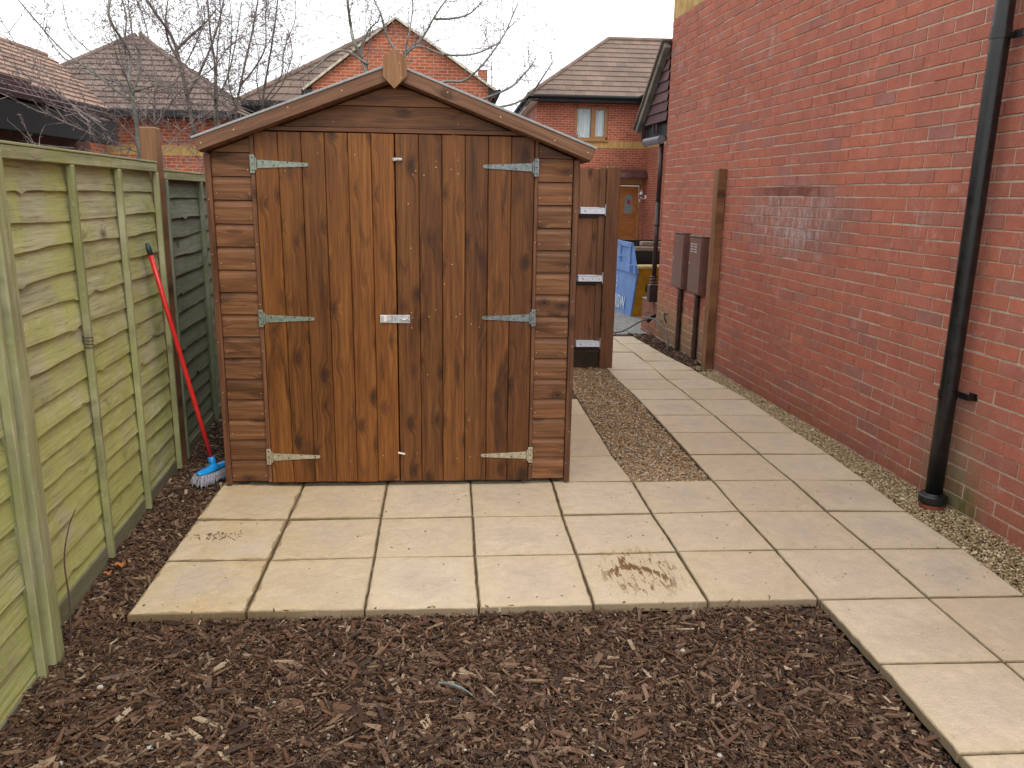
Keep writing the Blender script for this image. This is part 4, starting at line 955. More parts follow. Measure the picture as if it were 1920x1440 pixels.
# wire wrapped round a batten
m_ = MB(); th = np.linspace(0, 8 * math.pi, 60)
q0 = FP(.535, .014, .93); tube(m_, [q0 + FU * .018 * math.cos(a_) + FN * .019 * math.sin(a_) + np.array([0, 0, .007 * a_ / 3.14 - .02]) for a_ in th], .0018, 5)
o = finish(m_, 'wire', M['stem'], None, True, q0); tag(o, 'thin wire wound round a fence batten halfway up', 'wire')
m_ = MB()
for k in range(26):
    a_ = random.uniform(0, 6.28); rr = random.uniform(0, .024); V = IV * np.array([.011, .011, .009]) * random.uniform(.7, 1.5) + FP(-.165, .06, -.08) + np.array([rr * math.cos(a_), rr * math.sin(a_), random.uniform(0, .028)])
    m_.add(V, IF)
o = finish(m_, 'moss_clump', M['moss'], None, True, FP(-.165, .075, -.1)); tag(o, 'small dark green moss clump at the foot of the green post', 'moss')
for P_, r0, lb in (([(-.125, -.13, -.08), (-.135, -.08, .10), (-.15, -.05, .25), (-.14, -.01, .36), (-.12, .01, .42)], .0035, 'long thin dark bramble stem standing against the fence boards'), ([(-.105, -.155, -.08), (-.11, -.17, .02), (-.14, -.19, .09), (-.165, -.2, .13)], .002, 'short thin bent stem against the green post')):
    m_ = MB(); c = crv(P_, 6); tube(m_, c, np.linspace(r0, r0 * .5, len(c)), 6); o = finish(m_, 'dry_stem', M['stem'], None, True, P_[0]); tag(o, lb, 'twig')
# odd bits lying on the mulch
m_ = MB(); c = crv([(1.195, -.46, -.016), (1.23, -.475, -.012), (1.27, -.50, -.012), (1.305, -.535, -.016)], 5); tube(m_, c, [.0028] * 5 + [.0042] * 6 + [.003] * 5, 7)
o = finish(m_, 'painted_stick', M['twig'], None, True, (1.25, -.49, -.02)); tag(o, 'short blue grey stick lying on the bark mulch', 'stick')
for (x, y, a_, ln) in ((.62, -.74, .7, .09), (.60, -.66, .8, .075), (1.02, -.60, -1.2, .06)):
    m_ = MB(); rbox(m_, (x, y, -.022), (ln / 2, .009, .005), rotm('Z', a_) @ rotm('Y', .1), .003); o = finish(m_, 'bark_piece', M['conduit'], None, False, (x, y, -.03))
    tag(o, {.62: 'bigger of two parallel brown bark strips at lower left of the mulch', .60: 'smaller of two parallel brown bark strips at lower left of the mulch', 1.02: 'single brown bark strip lying before the slabs near the middle of the mulch'}[x], 'bark', 'large bark strips in the mulch')
for (x, y, sc_) in ((-.17, .44, 1.), (-.19, .36, .7)):
    m_ = MB(); V = []
    for i in range(5):
        for j in range(4): V.append((x + (i - 2) * .011 * sc_ * (1 - abs(j - 1.5) * .2), y + (j - 1.5) * .013 * sc_, -.005 + .008 * math.sin(i * 1.3 + j) * sc_))
    m_.add(V, [(j + 4 * i, j + 4 * i + 4, j + 4 * i + 5, j + 4 * i + 1) for i in range(4) for j in range(3)])
    o = finish(m_, 'dead_leaf', M['leafo'], None, True, (x, y, -.01)); tag(o, 'curled orange dead leaf on the bark by the fence foot' if sc_ == 1. else 'smaller orange leaf scrap on the bark by the fence foot', 'leaf')

# ------------------------------------------------------------------ broom
br = thing('broom', 'red handled broom with blue head and pale bristles leaning on the fence', 'broom', (-.09, 1.46, -.02))
hb = np.array([-.082, 1.485, .105]); ht = FP(1.40, .03, 1.285)
d_ = (ht - hb) / np.linalg.norm(ht - hb)
m_ = MB(); tube(m_, [hb, hb + d_ * .3, hb + d_ * .8, hb + d_ * (np.linalg.norm(ht - hb) - .055)], [.0125] * 4, 14); finish(m_, 'handle', M['red'], br, True)
m_ = MB(); tube(m_, [ht - d_ * .06, ht - d_ * .02, ht - d_ * .015, ht], [.0138, .0138, .011, .010], 12); finish(m_, 'grip', M['grip'], br, True)
hd = np.array([.093, .20, 0]); hd /= np.linalg.norm(hd); hx = np.array([hd[1], -hd[0], 0.])
HC = np.array([-.072, 1.462, .066]); tl = np.array([.25, -.1, 1.]); tl /= np.linalg.norm(tl)
BRm = np.stack([hd, np.cross(tl, hd) / np.linalg.norm(np.cross(tl, hd)), tl], 1)
m_ = MB(); secs = []; ns = 17; V = []
for i in range(ns):
    u = -1 + 2 * i / (ns - 1); wdt = .026 * (1 - abs(u) ** 6 * .55); hh = .006 + .020 * math.exp(-(u / .25) ** 2) + .004
    for (a_, b_) in ((-1, -.4), (-1, .2), (-.5, .9), (.5, .9), (1, .2), (1, -.4)):
        V.append(HC + BRm @ np.array([u * .118, a_ * wdt * (1 if b_ < .5 else .75), b_ * hh + (0 if b_ < .5 else 0)]))
F = [(i * 6 + j, i * 6 + (j + 1) % 6, (i + 1) * 6 + (j + 1) % 6, (i + 1) * 6 + j) for i in range(ns - 1) for j in range(6)] + [tuple(reversed(range(6))), tuple((ns - 1) * 6 + j for j in range(6))]
m_.add(V, F); tube(m_, [hb - d_ * .045, hb + d_ * .02], [.022, .0165], 14); finish(m_, 'broom_head', M['blue'], br, True)
m_ = MB()
for i in range(34):
    for j in range(7):
        for q in range(2):
            u = (-1 + 2 * i / 33) * .113; v = (-1 + 2 * j / 6) * .021
            a_ = HC + BRm @ np.array([u, v, -.004]); ed = 1 + .25 * random.random()
            b_ = HC + BRm @ np.array([u * 1.06 + random.gauss(0, .006), v * 1.45 * ed + random.gauss(0, .005), -.066 + random.gauss(0, .004)])
            mid = (a_ + b_) / 2 + BRm @ np.array([random.gauss(0, .002), v * .12, 0]); tube(m_, [a_, mid, b_], [.0024, .0021, .0015], 4, cap=False)
finish(m_, 'bristles', M['bristle'], br)

# ------------------------------------------------------------------ brown boarded fence and post behind the shed
gf = thing('board_fence', 'brown closeboard fence section between shed and post with metal rail brackets', 'fence', (2.3, 4.42, 0))
m_ = MB(); x = 1.6
while x < 2.58: w_ = .128; bx(m_, x + .001, min(x + w_, 2.602), 4.425, 4.442, .15, 1.795 + random.uniform(-.004, .004), .003, 2, 0, random.random()); x += w_
finish(m_, 'boards', M['gate'], gf)
m_ = MB(); bx(m_, 1.6, 2.602, 4.42, 4.446, -.03, .147, .003, 0, 2); finish(m_, 'gravel_board', M['bearer'], gf)
for zz in (1.455, .855, .252):
    m_ = MB(); V = []
    for x_ in (1.7, 2.60): V += [(x_, 4.424, zz), (x_, 4.388, zz - .018), (x_, 4.376, zz - .052), (x_, 4.424, zz - .095)]
    m_.add(V, [(0, 4, 5, 1), (1, 5, 6, 2), (2, 6, 7, 3), (3, 7, 4, 0), (0, 1, 2, 3), (7, 6, 5, 4)], 0)
    finish(m_, 'arris_rail', plain('slate_rail', (.075, .07, .075), .55, .1, .2, 30) if zz > 1 else bpy.data.materials['slate_rail'], gf)
    m_ = MB(); rbox(m_, (2.487, 4.3795, zz - .032), (.109, .003, .0225), rotm('X', -.18), .0015); rbox(m_, (2.487, 4.3965, zz - .002), (.109, .018, .0015), rotm('X', .30), .001)
    rbox(m_, (2.599, 4.37, zz - .02), (.002, .012, .05), rotm('X', 0), .001)
    for (q, a_) in ((2.42, .7), (2.51, 0), (2.57, 0)): rbox(m_, (q, 4.3765, zz - .031), (.012 if a_ else .004, .0012, .003), rotm('Y', a_), .0005, mat=1)
    finish(m_, 'rail_bracket', [bpy.data.materials.get('pale_zinc') or plain('pale_zinc', (.66, .69, .76), .45, .15, .06, 30), M['hole']], gf)
m_ = MB(); bx(m_, 2.604, 2.722, 4.365, 4.465, -.04, 1.808, .006, 2, 0, .62)
o = finish(m_, 'alley_post', M['gate'], None, False, (2.66, 4.41, -.04)); tag(o, 'thick brown timber gate post standing at the left of the alley path', 'post')
m_ = MB(); bx(m_, 2.545, 2.60, 4.40, 4.418, .17, 1.80, .003, 2, 0, .3); finish(m_, 'edge_batten', M['gate'], gf)

# ------------------------------------------------------------------ driveway, skip
m_ = MB(); Cc = []; Hh = []
for i in range(60):
    for j in range(34):
        x = 2.4 + i * .105 + (j % 2) * .052; y = 6.36 + j * .205
        if y < 10.8: Cc.append((x, y + .1, -.055)); Hh.append((.0495, .0985, .03))
cboxes(m_, Cc, Hh, .005, None, 0, 1, None, 0, .001)
poly(m_, [(-4, 10.6, -.03), (60, 10.6, -.03), (60, 27, -.03), (-4, 27, -.03)])
o = finish(m_, 'driveway', M['paving']); tag(o, 'grey block paved driveway beyond the alley', None, kind='structure')
m_ = MB(); tube(m_, crv([(2.2, 6.34, -.015), (2.9, 6.6, -.015), (3.15, 6.9, -.02), (3.2, 7.3, -.02)], 10), .045, 8)
o = finish(m_, 'kerb', M['stonecap']); tag(o, 'pale edging kerb of the driveway', None, kind='structure')

sk = thing('skip', 'waste skip with blue side and yellow end standing on the driveway', 'skip', (4.3, 9.0, -.03))
SKD = np.array([-.09, .996, 0.]); SKE = np.array([.985, .17, 0.]); UPz = np.array([0, 0, 1.])
K0 = np.array([3.650, 7.80, -.025])
def KP(a, b, z, lean=0.): return K0 + SKE * a + SKD * b + UPz * z
W2, Ls, HS = 1.6, 2.9, .68
def plate(mb, P, th, nrm, mat=0):
    P = [np.array(p, float) for p in P]; Q = [p - nrm * th for p in P]; n = len(P)
    mb.add(P + Q, [tuple(range(n)), tuple(reversed(range(n, 2 * n)))] + [((i + 1) % n, i, n + i, n + (i + 1) % n) for i in range(n)], mat)
nY = -np.cross(SKE, UPz) * 1.; nY = np.cross(SKE, UPz); nX = -np.cross(UPz, SKD) * -1.; nX = np.array([-.996, -.09, 0])
nY = np.array([.17, -.985, 0])
m_ = MB(); plate(m_, [KP(0, 0, 0), KP(W2, 0, 0), KP(W2 + .02, -.24, HS), KP(-.012, -.24, HS)], .02, nY); finish(m_, 'end_panel', M['skipy'], sk)
m_ = MB(); plate(m_, [KP(-.001, Ls, 0), KP(-.001, 0, 0), KP(-.018, -.24, HS - .07), KP(-.018, Ls + .3, HS - .07)], .02, nX)
finish(m_, 'side_panel', M['skipb'], sk)
m_ = MB(); plate(m_, [KP(-.045, -.25, HS - .085), KP(-.045, -.25, HS + .03), KP(-.045, Ls + .3, HS + .03), KP(-.045, Ls + .3, HS - .085)][::-1], .05, nX)
plate(m_, [KP(-.03, -.20, HS + .03), KP(-.03, Ls + .3, HS + .03), KP(-.03, Ls + .2, HS + .30), KP(-.03, -.02, HS + .30)][::-1], .02, nX)
for (b0, b1, z0, z1) in ((-.05, Ls, HS + .25, HS + .31), (-.02, .04, HS + .03, HS + .30), (.42, .50, HS + .03, HS + .28), (1.0, 1.08, HS + .03, HS + .28)):
    plate(m_, [KP(-.055, b0, z0), KP(-.055, b1, z0), KP(-.055, b1, z1), KP(-.055, b0, z1)][::-1], .03, nX)
tube(m_, [KP(-.06, .28, HS + .11), KP(-.13, .28, HS + .11)], .02, 10); rbox(m_, KP(-.06, -.1, HS - .02), (.03, .04, .045), np.eye(3), .004)
finish(m_, 'side_rail', M['skipb'], sk)
m_ = MB(); tube(m_, [KP(-.02, -.25, HS + .012), KP(W2, -.25, HS + .012)], .028, 8); finish(m_, 'rim', M['skipr'], sk)
m_ = MB(); plate(m_, [KP(W2, 0, 0), KP(W2, Ls, 0), KP(W2, Ls + .3, HS), KP(W2, -.24, HS)], .02, -nX); plate(m_, [KP(0, Ls, 0), KP(W2, Ls, 0), KP(W2, Ls + .3, HS), KP(0, Ls + .3, HS)][::-1], .02, -nY)
finish(m_, 'far_panel', M['skipy'], sk)
m_ = MB(); V = [KP(.03, -.19, .60), KP(W2 - .03, -.19, .60), KP(W2 - .03, Ls + .2, .86), KP(.03, Ls + .2, .86)]; poly(m_, V); finish(m_, 'inner_shade_sheet', M['dark'], sk)  # near-black sheet added to stand for the shade inside the skip
def lettering(txt, size, origin, ux, uz, nrm, mat, par, name, sx=1.):
    cu = bpy.data.curves.new('lettering_curve', 'FONT'); cu.body = txt; cu.size = size; cu.extrude = .001; cu.resolution_u = 3; cu.offset = size * .02
    ob = bpy.data.objects.new('lettering_tmp', cu); C.objects.link(ob); bpy.context.view_layer.update()
    me = bpy.data.meshes.new_from_object(ob.evaluated_get(bpy.context.evaluated_depsgraph_get())); bpy.data.objects.remove(ob)
    m_ = MB(); V = np.array([v.co for v in me.vertices]); P = np.array(origin)[None] + V[:, :1] * sx * ux + V[:, 1:2] * uz + V[:, 2:] * nrm
    m_.add(P, [tuple(p.vertices) for p in me.polygons]); bpy.data.meshes.remove(me)
    return finish(m_, name, mat, par)
upb = np.array(KP(-.018, -.24, HS - .07) - KP(0, 0, 0)); 
lettering('0', .17, KP(.14, -.135, .34) + nY * .006, SKE, np.array([0, -.33, .94]), nY, M['black'], sk, 'number')
lettering('NISW', .26, KP(0, .80, .06) + nX * .022, -SKD * 1., UPz, nX, M['wornwhite'], sk, 'worn_lettering', .9)
lettering('015', .22, KP(0, .78, .34) + nX * .022, -SKD * 1., UPz, nX, M['wornwhite'], sk, 'worn_lettering', .6)
for k, (za, aa, ln) in enumerate(((.955, .05, 1.3), (.86, .35, 1.2))):
    m_ = MB(); rbox(m_, KP(.85, .25 + .35 * k, za), (ln / 2, .05, .028), rotm('Z', .1 - .05 * k) @ rotm('Y', .01), .004)
    if k == 0:
        for q in (-.3, .2): rbox(m_, KP(.85 + q, .27, za - .07), (.05, .05, .04), rotm('Z', .1), .004)
    o = finish(m_, 'pallet_board', M['splinter'], None, False, KP(.85, .25 + .35 * k, za)); tag(o, ('pale upper pallet board with blocks under it lying across the skip' if k == 0 else 'plain lower pallet board lying just behind the skip rim'), 'board', 'pallet boards in the skip')
# ------------------------------------------------------------------ far houses
def fascia(mb, a, b, z0, z1, dn, mat=0):
    a = np.array([a[0], a[1], 0.]); b = np.array([b[0], b[1], 0.]); d = (b - a) / np.linalg.norm(b - a); n = np.array([-d[1], d[0], 0])
    c = (a + b) / 2; Rm = np.stack([d, n, UPz], 1); rbox(mb, (c[0], c[1], (z0 + z1) / 2), (np.linalg.norm(b - a) / 2, dn, (z1 - z0) / 2), Rm, .004, mat=mat)
# house at the end of the alley
h1 = thing('far_house', 'red brick house at the end of the alley with hipped roof and oak door', 'house', (7, 24.5, 0))
YH = 24.5; wx0, wx1, wz0, wz1 = 5.30, 6.37, 3.39, 4.43; dx0, dx1, dz0, dz1 = 6.80, 7.60, .10, 1.99
m_ = MB()
def hole_wall(mb, x0, x1, z0, z1, y, holes, sol=0.):
    xs = sorted({x0, x1, *[h[0] for h in holes], *[h[1] for h in holes]}); zs = sorted({z0, z1, *[h[2] for h in holes], *[h[3] for h in holes]})
    xs = [q for q in xs if x0 <= q <= x1]; zs = [q for q in zs if z0 <= q <= z1]
    for i in range(len(xs) - 1):
        for j in range(len(zs) - 1):
            cx, cz = (xs[i] + xs[i + 1]) / 2, (zs[j] + zs[j + 1]) / 2
            if any(h[0] < cx < h[1] and h[2] < cz < h[3] for h in holes): continue
            wallquad(mb, (xs[i], y), (xs[i + 1], y), zs[j], zs[j + 1], 0, sol, xs[i])
HO = [(wx0, wx1, wz0, wz1), (dx0, dx1, dz0, dz1)]
hole_wall(m_, 4.0, 7.67, -.2, 3.13, YH, HO); hole_wall(m_, 4.0, 7.67, 3.13, 3.35, YH, HO, 1.); hole_wall(m_, 4.0, 7.67, 3.35, 4.72, YH, HO)
wallquad(m_, (4.0, 32), (4.0, YH), -.2, 4.72); wallquad(m_, (7.67, YH), (7.67, 17.5), -.2, 3.13); wallquad(m_, (7.67, YH), (7.67, 17.5), 3.13, 3.35, 0, 1.); wallquad(m_, (7.67, YH), (7.67, 17.5), 3.35, 4.72)
wallquad(m_, (7.67, 17.5), (14, 17.5), -.2, 4.72)
for (a, b, c_, d) in HO:      # reveals
    m_.add([(a, YH, c_), (a, YH + .1, c_), (a, YH + .1, d), (a, YH, d)], [(0, 1, 2, 3)], 0, [(0, c_, 0), (.1, c_, 0), (.1, d, 0), (0, d, 0)]); m_.add([(b, YH, c_), (b, YH + .1, c_), (b, YH + .1, d), (b, YH, d)], [(3, 2, 1, 0)], 0, [(0, c_, 0), (.1, c_, 0), (.1, d, 0), (0, d, 0)])
    m_.add([(a, YH, d), (b, YH, d), (b, YH + .1, d), (a, YH + .1, d)], [(3, 2, 1, 0)], 0, [(.1, .037, 0)] * 4); m_.add([(a, YH, c_), (b, YH, c_), (b, YH + .1, c_), (a, YH + .1, c_)], [(0, 1, 2, 3)], 0, [(.1, .037, 0)] * 4)
finish(m_, 'wall', M['farbrick'], h1)
rfm = MB(); EZ = 4.70
roof_plane(rfm, (3.72, 24.12, EZ), (12, 24.12, EZ), (12, 27.6, 7.05), (6.83, 27.6, 7.05), 12, .03)
roof_plane(rfm, (3.72, 31, EZ), (3.72, 24.12, EZ), (6.83, 27.6, 7.05), (6.83, 27.61, 7.05), 12, .03)
roof_plane(rfm, (7.33, 24.3, EZ), (7.33, 17.2, EZ), (10.6, 17.2, 6.9), (10.6, 24.3, 6.9), 12, .03)
tube(rfm, [(3.70, 24.10, EZ + .03), (6.83, 27.6, 7.08)], .07, 8); tube(rfm, [(6.83, 27.6, 7.08), (12, 27.6, 7.08)], .08, 8)
h1r = finish(rfm, 'roof', M['roofg'], h1)
m_ = MB(); fascia(m_, (3.75, 24.12), (7.40, 24.12), 4.52, 4.66, .02); fascia(m_, (7.36, 24.2), (7.36, 17.2), 4.52, 4.66, .02); fascia(m_, (3.74, 24.12), (3.74, 31), 4.52, 4.66, .02)
m_.add([(3.75, 24.12, 4.53), (7.67, 24.12, 4.53), (7.67, 24.5, 4.53), (3.75, 24.5, 4.53)], [(3, 2, 1, 0)]); finish(m_, 'fascia', M['blackp'], h1)
m_ = MB(); tube(m_, [(3.68, 24.04, 4.68), (7.30, 24.04, 4.68)], .055, 10); tube(m_, [(7.28, 24.05, 4.68), (7.28, 17.2, 4.68)], .055, 10); tube(m_, [(3.66, 24.04, 4.68), (3.66, 31, 4.68)], .055, 10); finish(m_, 'gutter', M['blackp'], h1)
m_ = MB(); m_.add([(3.76, 24.14, 4.515), (3.76, 31, 4.515), (4.0, 31, 4.515), (4.0, 24.14, 4.515)], [(3, 2, 1, 0), (0, 1, 2, 3)]); finish(m_, 'soffit', M['white'], h1)
wf = MB(); mxd = 5.865
for (a, b, c_, d) in ((wx0, wx0 + .06, wz0, wz1), (wx1 - .06, wx1, wz0, wz1), (wx0, wx1, wz1 - .05, wz1), (wx0, wx1, wz0, wz0 + .07), (mxd - .05, mxd + .05, wz0 + .072, wz1 - .052), (mxd + .05, mxd + .10, wz0 + .11, wz1 - .09), (wx1 - .11, wx1 - .06, wz0 + .11, wz1 - .09), (mxd + .05, wx1 - .06, wz1 - .09, wz1 - .052), (mxd + .05, wx1 - .06, wz0 + .072, wz0 + .11)):
    bx(wf, a, b, YH + .045, YH + .10 - .001 * len(wf.V), c_, d, .003)
wd = finish(wf, 'window', M['oakw'], h1)
m_ = MB(); bx(m_, wx0 - .03, wx1 + .03, YH - .05, YH + .06, wz0 - .06, wz0 - .002, .006); finish(m_, 'sill', M['oakw'], wd)
m_ = MB(); n = 80
for (a, b) in ((wx0 + .055, mxd - .05), (mxd + .1, wx1 - .11)):
    xs = np.linspace(a, b, n); V = []
    for x_ in xs: V += [(x_, YH + .15 + .012 * math.sin(x_ * 90), wz0 + .07), (x_, YH + .15 + .012 * math.sin(x_ * 90), wz1 - .05)]
    m_.add(V, [(2 * i, 2 * i + 2, 2 * i + 3, 2 * i + 1) for i in range(n - 1)], 0, [(v[0], v[2], 0) for v in V])
finish(m_, 'net_curtain', M['net'], wd)
m_ = MB(); bx(m_, wx0, wx1, YH + .3, YH + .31, wz0, wz1, .001); finish(m_, 'dark_room', M['dark'], wd)
t = NT('clear_pane'); t.b.inputs['Transmission Weight'].default_value = 1.; t.b.inputs['IOR'].default_value = 1.03; CL = t.out((.93, .96, .97), .03)
m_ = MB(); bx(m_, wx0 + .05, wx1 - .05, YH + .075, YH + .079, wz0 + .06, wz1 - .04, .001); finish(m_, 'pane', CL, wd)
o = MB(); tube(o, [(wx0 + .13, YH + .125, 3.45), (wx0 + .13, YH + .125, 3.56), (wx0 + .13, YH + .125, 3.64)], [.055, .04, .012], 8)
o = finish(o, 'window_ornament', M['white'], None, True, (wx0 + .13, YH + .125, 3.46)); tag(o, 'small white ornament on the upstairs windowsill of the far house', 'ornament')
dr = MB(); bx(dr, dx0, dx0 + .06, YH + .03, YH + .1, dz0, dz1, .003); bx(dr, dx1 - .06, dx1, YH + .03, YH + .1, dz0, dz1, .003); bx(dr, dx0 + .061, dx1 - .061, YH + .03, YH + .1, dz1 - .06, dz1, .003); bx(dr, dx0 + .061, dx1 - .061, YH + .03, YH + .1, dz0, dz0 + .04, .003)
bx(dr, dx0 + .07, dx1 - .07, YH + .055, YH + .095, dz0 + .045, dz1 - .066, .003)
cxm = (dx0 + dx1) / 2; y_ = YH + .05
def ringm(mb, P, r): tube(mb, P, r, 6)
ringm(dr, crv([(cxm - .24, y_, 1.68), (cxm - .12, y_, 1.73), (cxm, y_, 1.80), (cxm + .12, y_, 1.73), (cxm + .24, y_, 1.68)], 4), .012)
ringm(dr, crv([(cxm - .24, y_, 1.0), (cxm - .12, y_, .96), (cxm, y_, .985), (cxm + .12, y_, .96), (cxm + .24, y_, 1.0)], 4), .012)
ringm(dr, crv([(cxm - .2, y_, .86), (cxm, y_, .89), (cxm + .2, y_, .86)], 4), .012)
ringm(dr, crv([(cxm - .24, y_, .78), (cxm - .12, y_, .80), (cxm, y_, .76), (cxm + .12, y_, .80), (cxm + .24, y_, .78)], 4), .012)
ringm(dr, [(cxm - .24, y_, .78), (cxm - .24, y_, .32), (cxm + .24, y_, .32), (cxm + .24, y_, .78)], .010)
fd = finish(dr, 'front_door', M['oak'], h1)
arch = [(cxm - .13, 1.02), (cxm + .13, 1.02), (cxm + .13, 1.48)] + [(cxm + .13 * math.cos(a_), 1.48 + .17 * math.sin(a_)) for a_ in np.linspace(.3, math.pi - .3, 8)] + [(cxm - .13, 1.48)]
m_ = MB(); prism(m_, arch, YH + .047, YH + .052); finish(m_, 'arched_pane', plain('leaded_glass', (.20, .25, .26), .25, 0, .2, 30), fd)
m_ = MB(); prism(m_, [(cxm, 1.30), (cxm + .07, 1.38), (cxm, 1.50), (cxm - .07, 1.38)], YH + .040, YH + .0465); finish(m_, 'pane_motif', M['red2'], fd)
m_ = MB(); bx(m_, dx1 - .10, dx1 - .085, YH + .02, YH + .05, 1.02, 1.2, .003); finish(m_, 'handle', M['black'], fd)
m_ = MB(); bx(m_, dx1 - .05, dx1 - .01, YH + .005, YH + .027, 1.40, 1.50, .004); finish(m_, 'door_bell', M['white'], h1)
m_ = MB(); bx(m_, dx0 - .02, dx1 + .03, YH - .008, YH + .05, dz1 + .002, dz1 + .19, .004); finish(m_, 'door_lintel', M['lintel'], h1)
m_ = MB(); a_ = np.linspace(0, math.pi / 2, 8); V = []
for x_ in (6.55, 7.78):
    for q in a_: V.append((x_, YH - .02 - .55 * math.sin(q), 2.20 + .27 * math.cos(q)))
m_.add(V, [(i, i + 8, i + 9, i + 1) for i in range(7)] + [(i + 1, i + 9, i + 8, i) for i in range(0)]); m_.add(V + [(6.55, YH - .02, 2.20), (7.78, YH - .02, 2.20)], [tuple(range(7, -1, -1)) + (16,), tuple(range(8, 16)) + (17,)]); bx(m_, 6.55, 7.78, YH - .59, YH - .56, 2.17, 2.205, .004)
finish(m_, 'door_canopy', M['copper'], h1, True)
m_ = MB(); bx(m_, 6.45, 7.66, 23.5, YH, -.06, .09, .01); finish(m_, 'door_step', M['stonecap'], h1)
lp = thing('wall_lamp', 'white carriage lamp on the brick return beside the far oak door', 'lamp', (7.64, 24.05, 1.6))
m_ = MB(); tube(m_, [(7.50, 24.05, 1.66), (7.50, 24.05, 1.72), (7.50, 24.05, 1.74), (7.50, 24.05, 1.80)], [.03, .055, .015, .004], 10); tube(m_, [(7.655, 24.05, 1.50), (7.655, 24.05, 1.62)], .035, 8); tube(m_, crv([(7.65, 24.05, 1.55), (7.58, 24.05, 1.50), (7.52, 24.05, 1.54)], 5), .012, 6); tube(m_, [(7.50, 24.05, 1.53), (7.50, 24.05, 1.56)], [.02, .04], 10); tube(m_, [(7.50, 24.05, 1.65), (7.50, 24.05, 1.67)], [.085, .06], 10)
finish(m_, 'lamp_frame', M['white'], lp, True)
m_ = MB(); tube(m_, [(7.50, 24.05, 1.56), (7.50, 24.05, 1.65)], [.036, .055], 8); finish(m_, 'lamp_glass', M['glass'], lp)

# gabled house behind the shed
h2 = thing('gabled_house', 'orange brick house behind the shed with a tall pointed gable and cream verges', 'house', (0, 18, 0))
AX, AZ = -.11, 5.66; eR = (2.30, 4.08); eL = (-2.36, 3.98)
m_ = MB(); V = [(-2.15, 18, -.2), (2.13, 18, -.2), (2.13, 18, 4.14), (AX, 18, AZ - .06), (-2.15, 18, 4.08)]; m_.add(V, [(0, 1, 2, 3, 4)], 0, [(v[0], v[2], 0) for v in V])
wallquad(m_, (2.13, 18), (2.13, 24), -.2, 4.1); wallquad(m_, (-2.15, 24), (-2.15, 18), -.2, 4.05)
wallquad(m_, (-3.62, 18.9), (-2.15, 18.9), -.2, 3.72); wallquad(m_, (-3.62, 24), (-3.62, 18.9), -.2, 3.72)
finish(m_, 'wall', M['farbrick2'], h2)
m_ = MB()
roof_plane(m_, (eR[0], 17.9, eR[1]), (eR[0], 24, eR[1]), (AX, 24, AZ), (AX, 17.9, AZ), 9, .03); roof_plane(m_, (eL[0], 24, eL[1]), (eL[0], 17.9, eL[1]), (AX, 17.9, AZ), (AX, 24, AZ), 9, .03)
roof_plane(m_, (-3.99, 18.5, 3.73), (-.5, 18.5, 3.73), (-.40, 22.2, 6.22), (-.62, 22.2, 6.22), 12, .03); tube(m_, [(-4.0, 18.48, 3.76), (-.62, 22.2, 6.25)], .07, 8); tube(m_, [(-.62, 22.2, 6.25), (-.38, 22.2, 6.24)], .07, 8)
roof_plane(m_, (-3.99, 26, 3.73), (-3.99, 18.5, 3.73), (-.62, 22.2, 6.22), (-.62, 22.21, 6.22), 12, .03)
finish(m_, 'roof', M['roofg'], h2)
m_ = MB()
for (a, b) in (((AX, AZ), eR), ((AX, AZ), eL)):
    a = np.array([a[0], 17.88, a[1] - .01]); b = np.array([b[0], 17.88, b[1] - .01]); d_ = (b - a) / np.linalg.norm(b - a)
    rbox(m_, (a + b) / 2 - np.array([0, 0, .01]), (np.linalg.norm(b - a) / 2, .03, .026), np.stack([d_, np.cross([0, 0, 1.], d_) if False else np.array([0, 1., 0]), np.cross(d_, [0, 1., 0])], 1), .004)
finish(m_, 'verge', M['cream'], h2)
m_ = MB()
bx(m_, 2.13, 2.36, 17.88, 24, 3.90, 4.07, .01); finish(m_, 'barge_end', M['blackp'], h2); m_ = MB(); bx(m_, -2.40, -2.16, 17.88, 18.3, 3.80, 3.97, .01); finish(m_, 'barge_end', M['blackp'], h2); m_ = MB(); bx(m_, -3.98, -2.2, 18.45, 18.50, 3.60, 3.72, .01); bx(m_, -4.0, -3.96, 18.505, 24, 3.60, 3.72, .01); finish(m_, 'fascia', M['blackp'], h2); m_ = MB()
tube(m_, [(2.40, 17.95, 4.04), (2.40, 24, 4.04)], .05, 8); tube(m_, [(2.28, 18.2, 4.0), (2.28, 18.2, 3.8), (2.22, 18.15, 3.7), (2.2, 18.1, .1)], .035, 8)
finish(m_, 'gutter', M['blackp'], h2)
m_ = MB(); wallquad(m_, (2.0, 22.0), (2.27, 22.0), 4.2, 5.12); wallquad(m_, (2.27, 22.0), (2.27, 22.4), 4.2, 5.12); wallquad(m_, (2.0, 22.4), (2.0, 22.0), 4.2, 5.12); finish(m_, 'chimney', M['farbrick2'], h2)
m_ = MB(); tube(m_, [(2.4, 22.1, 4.5), (2.4, 22.1, 5.75)], .012, 5); tube(m_, [(1.9, 22.1, 5.7), (2.75, 22.1, 5.72)], .008, 4)
for q in np.linspace(1.95, 2.7, 8): tube(m_, [(q, 22.0, 5.70), (q, 22.2, 5.72)], .005, 4)
finish(m_, 'aerial', M['cable'], h2)

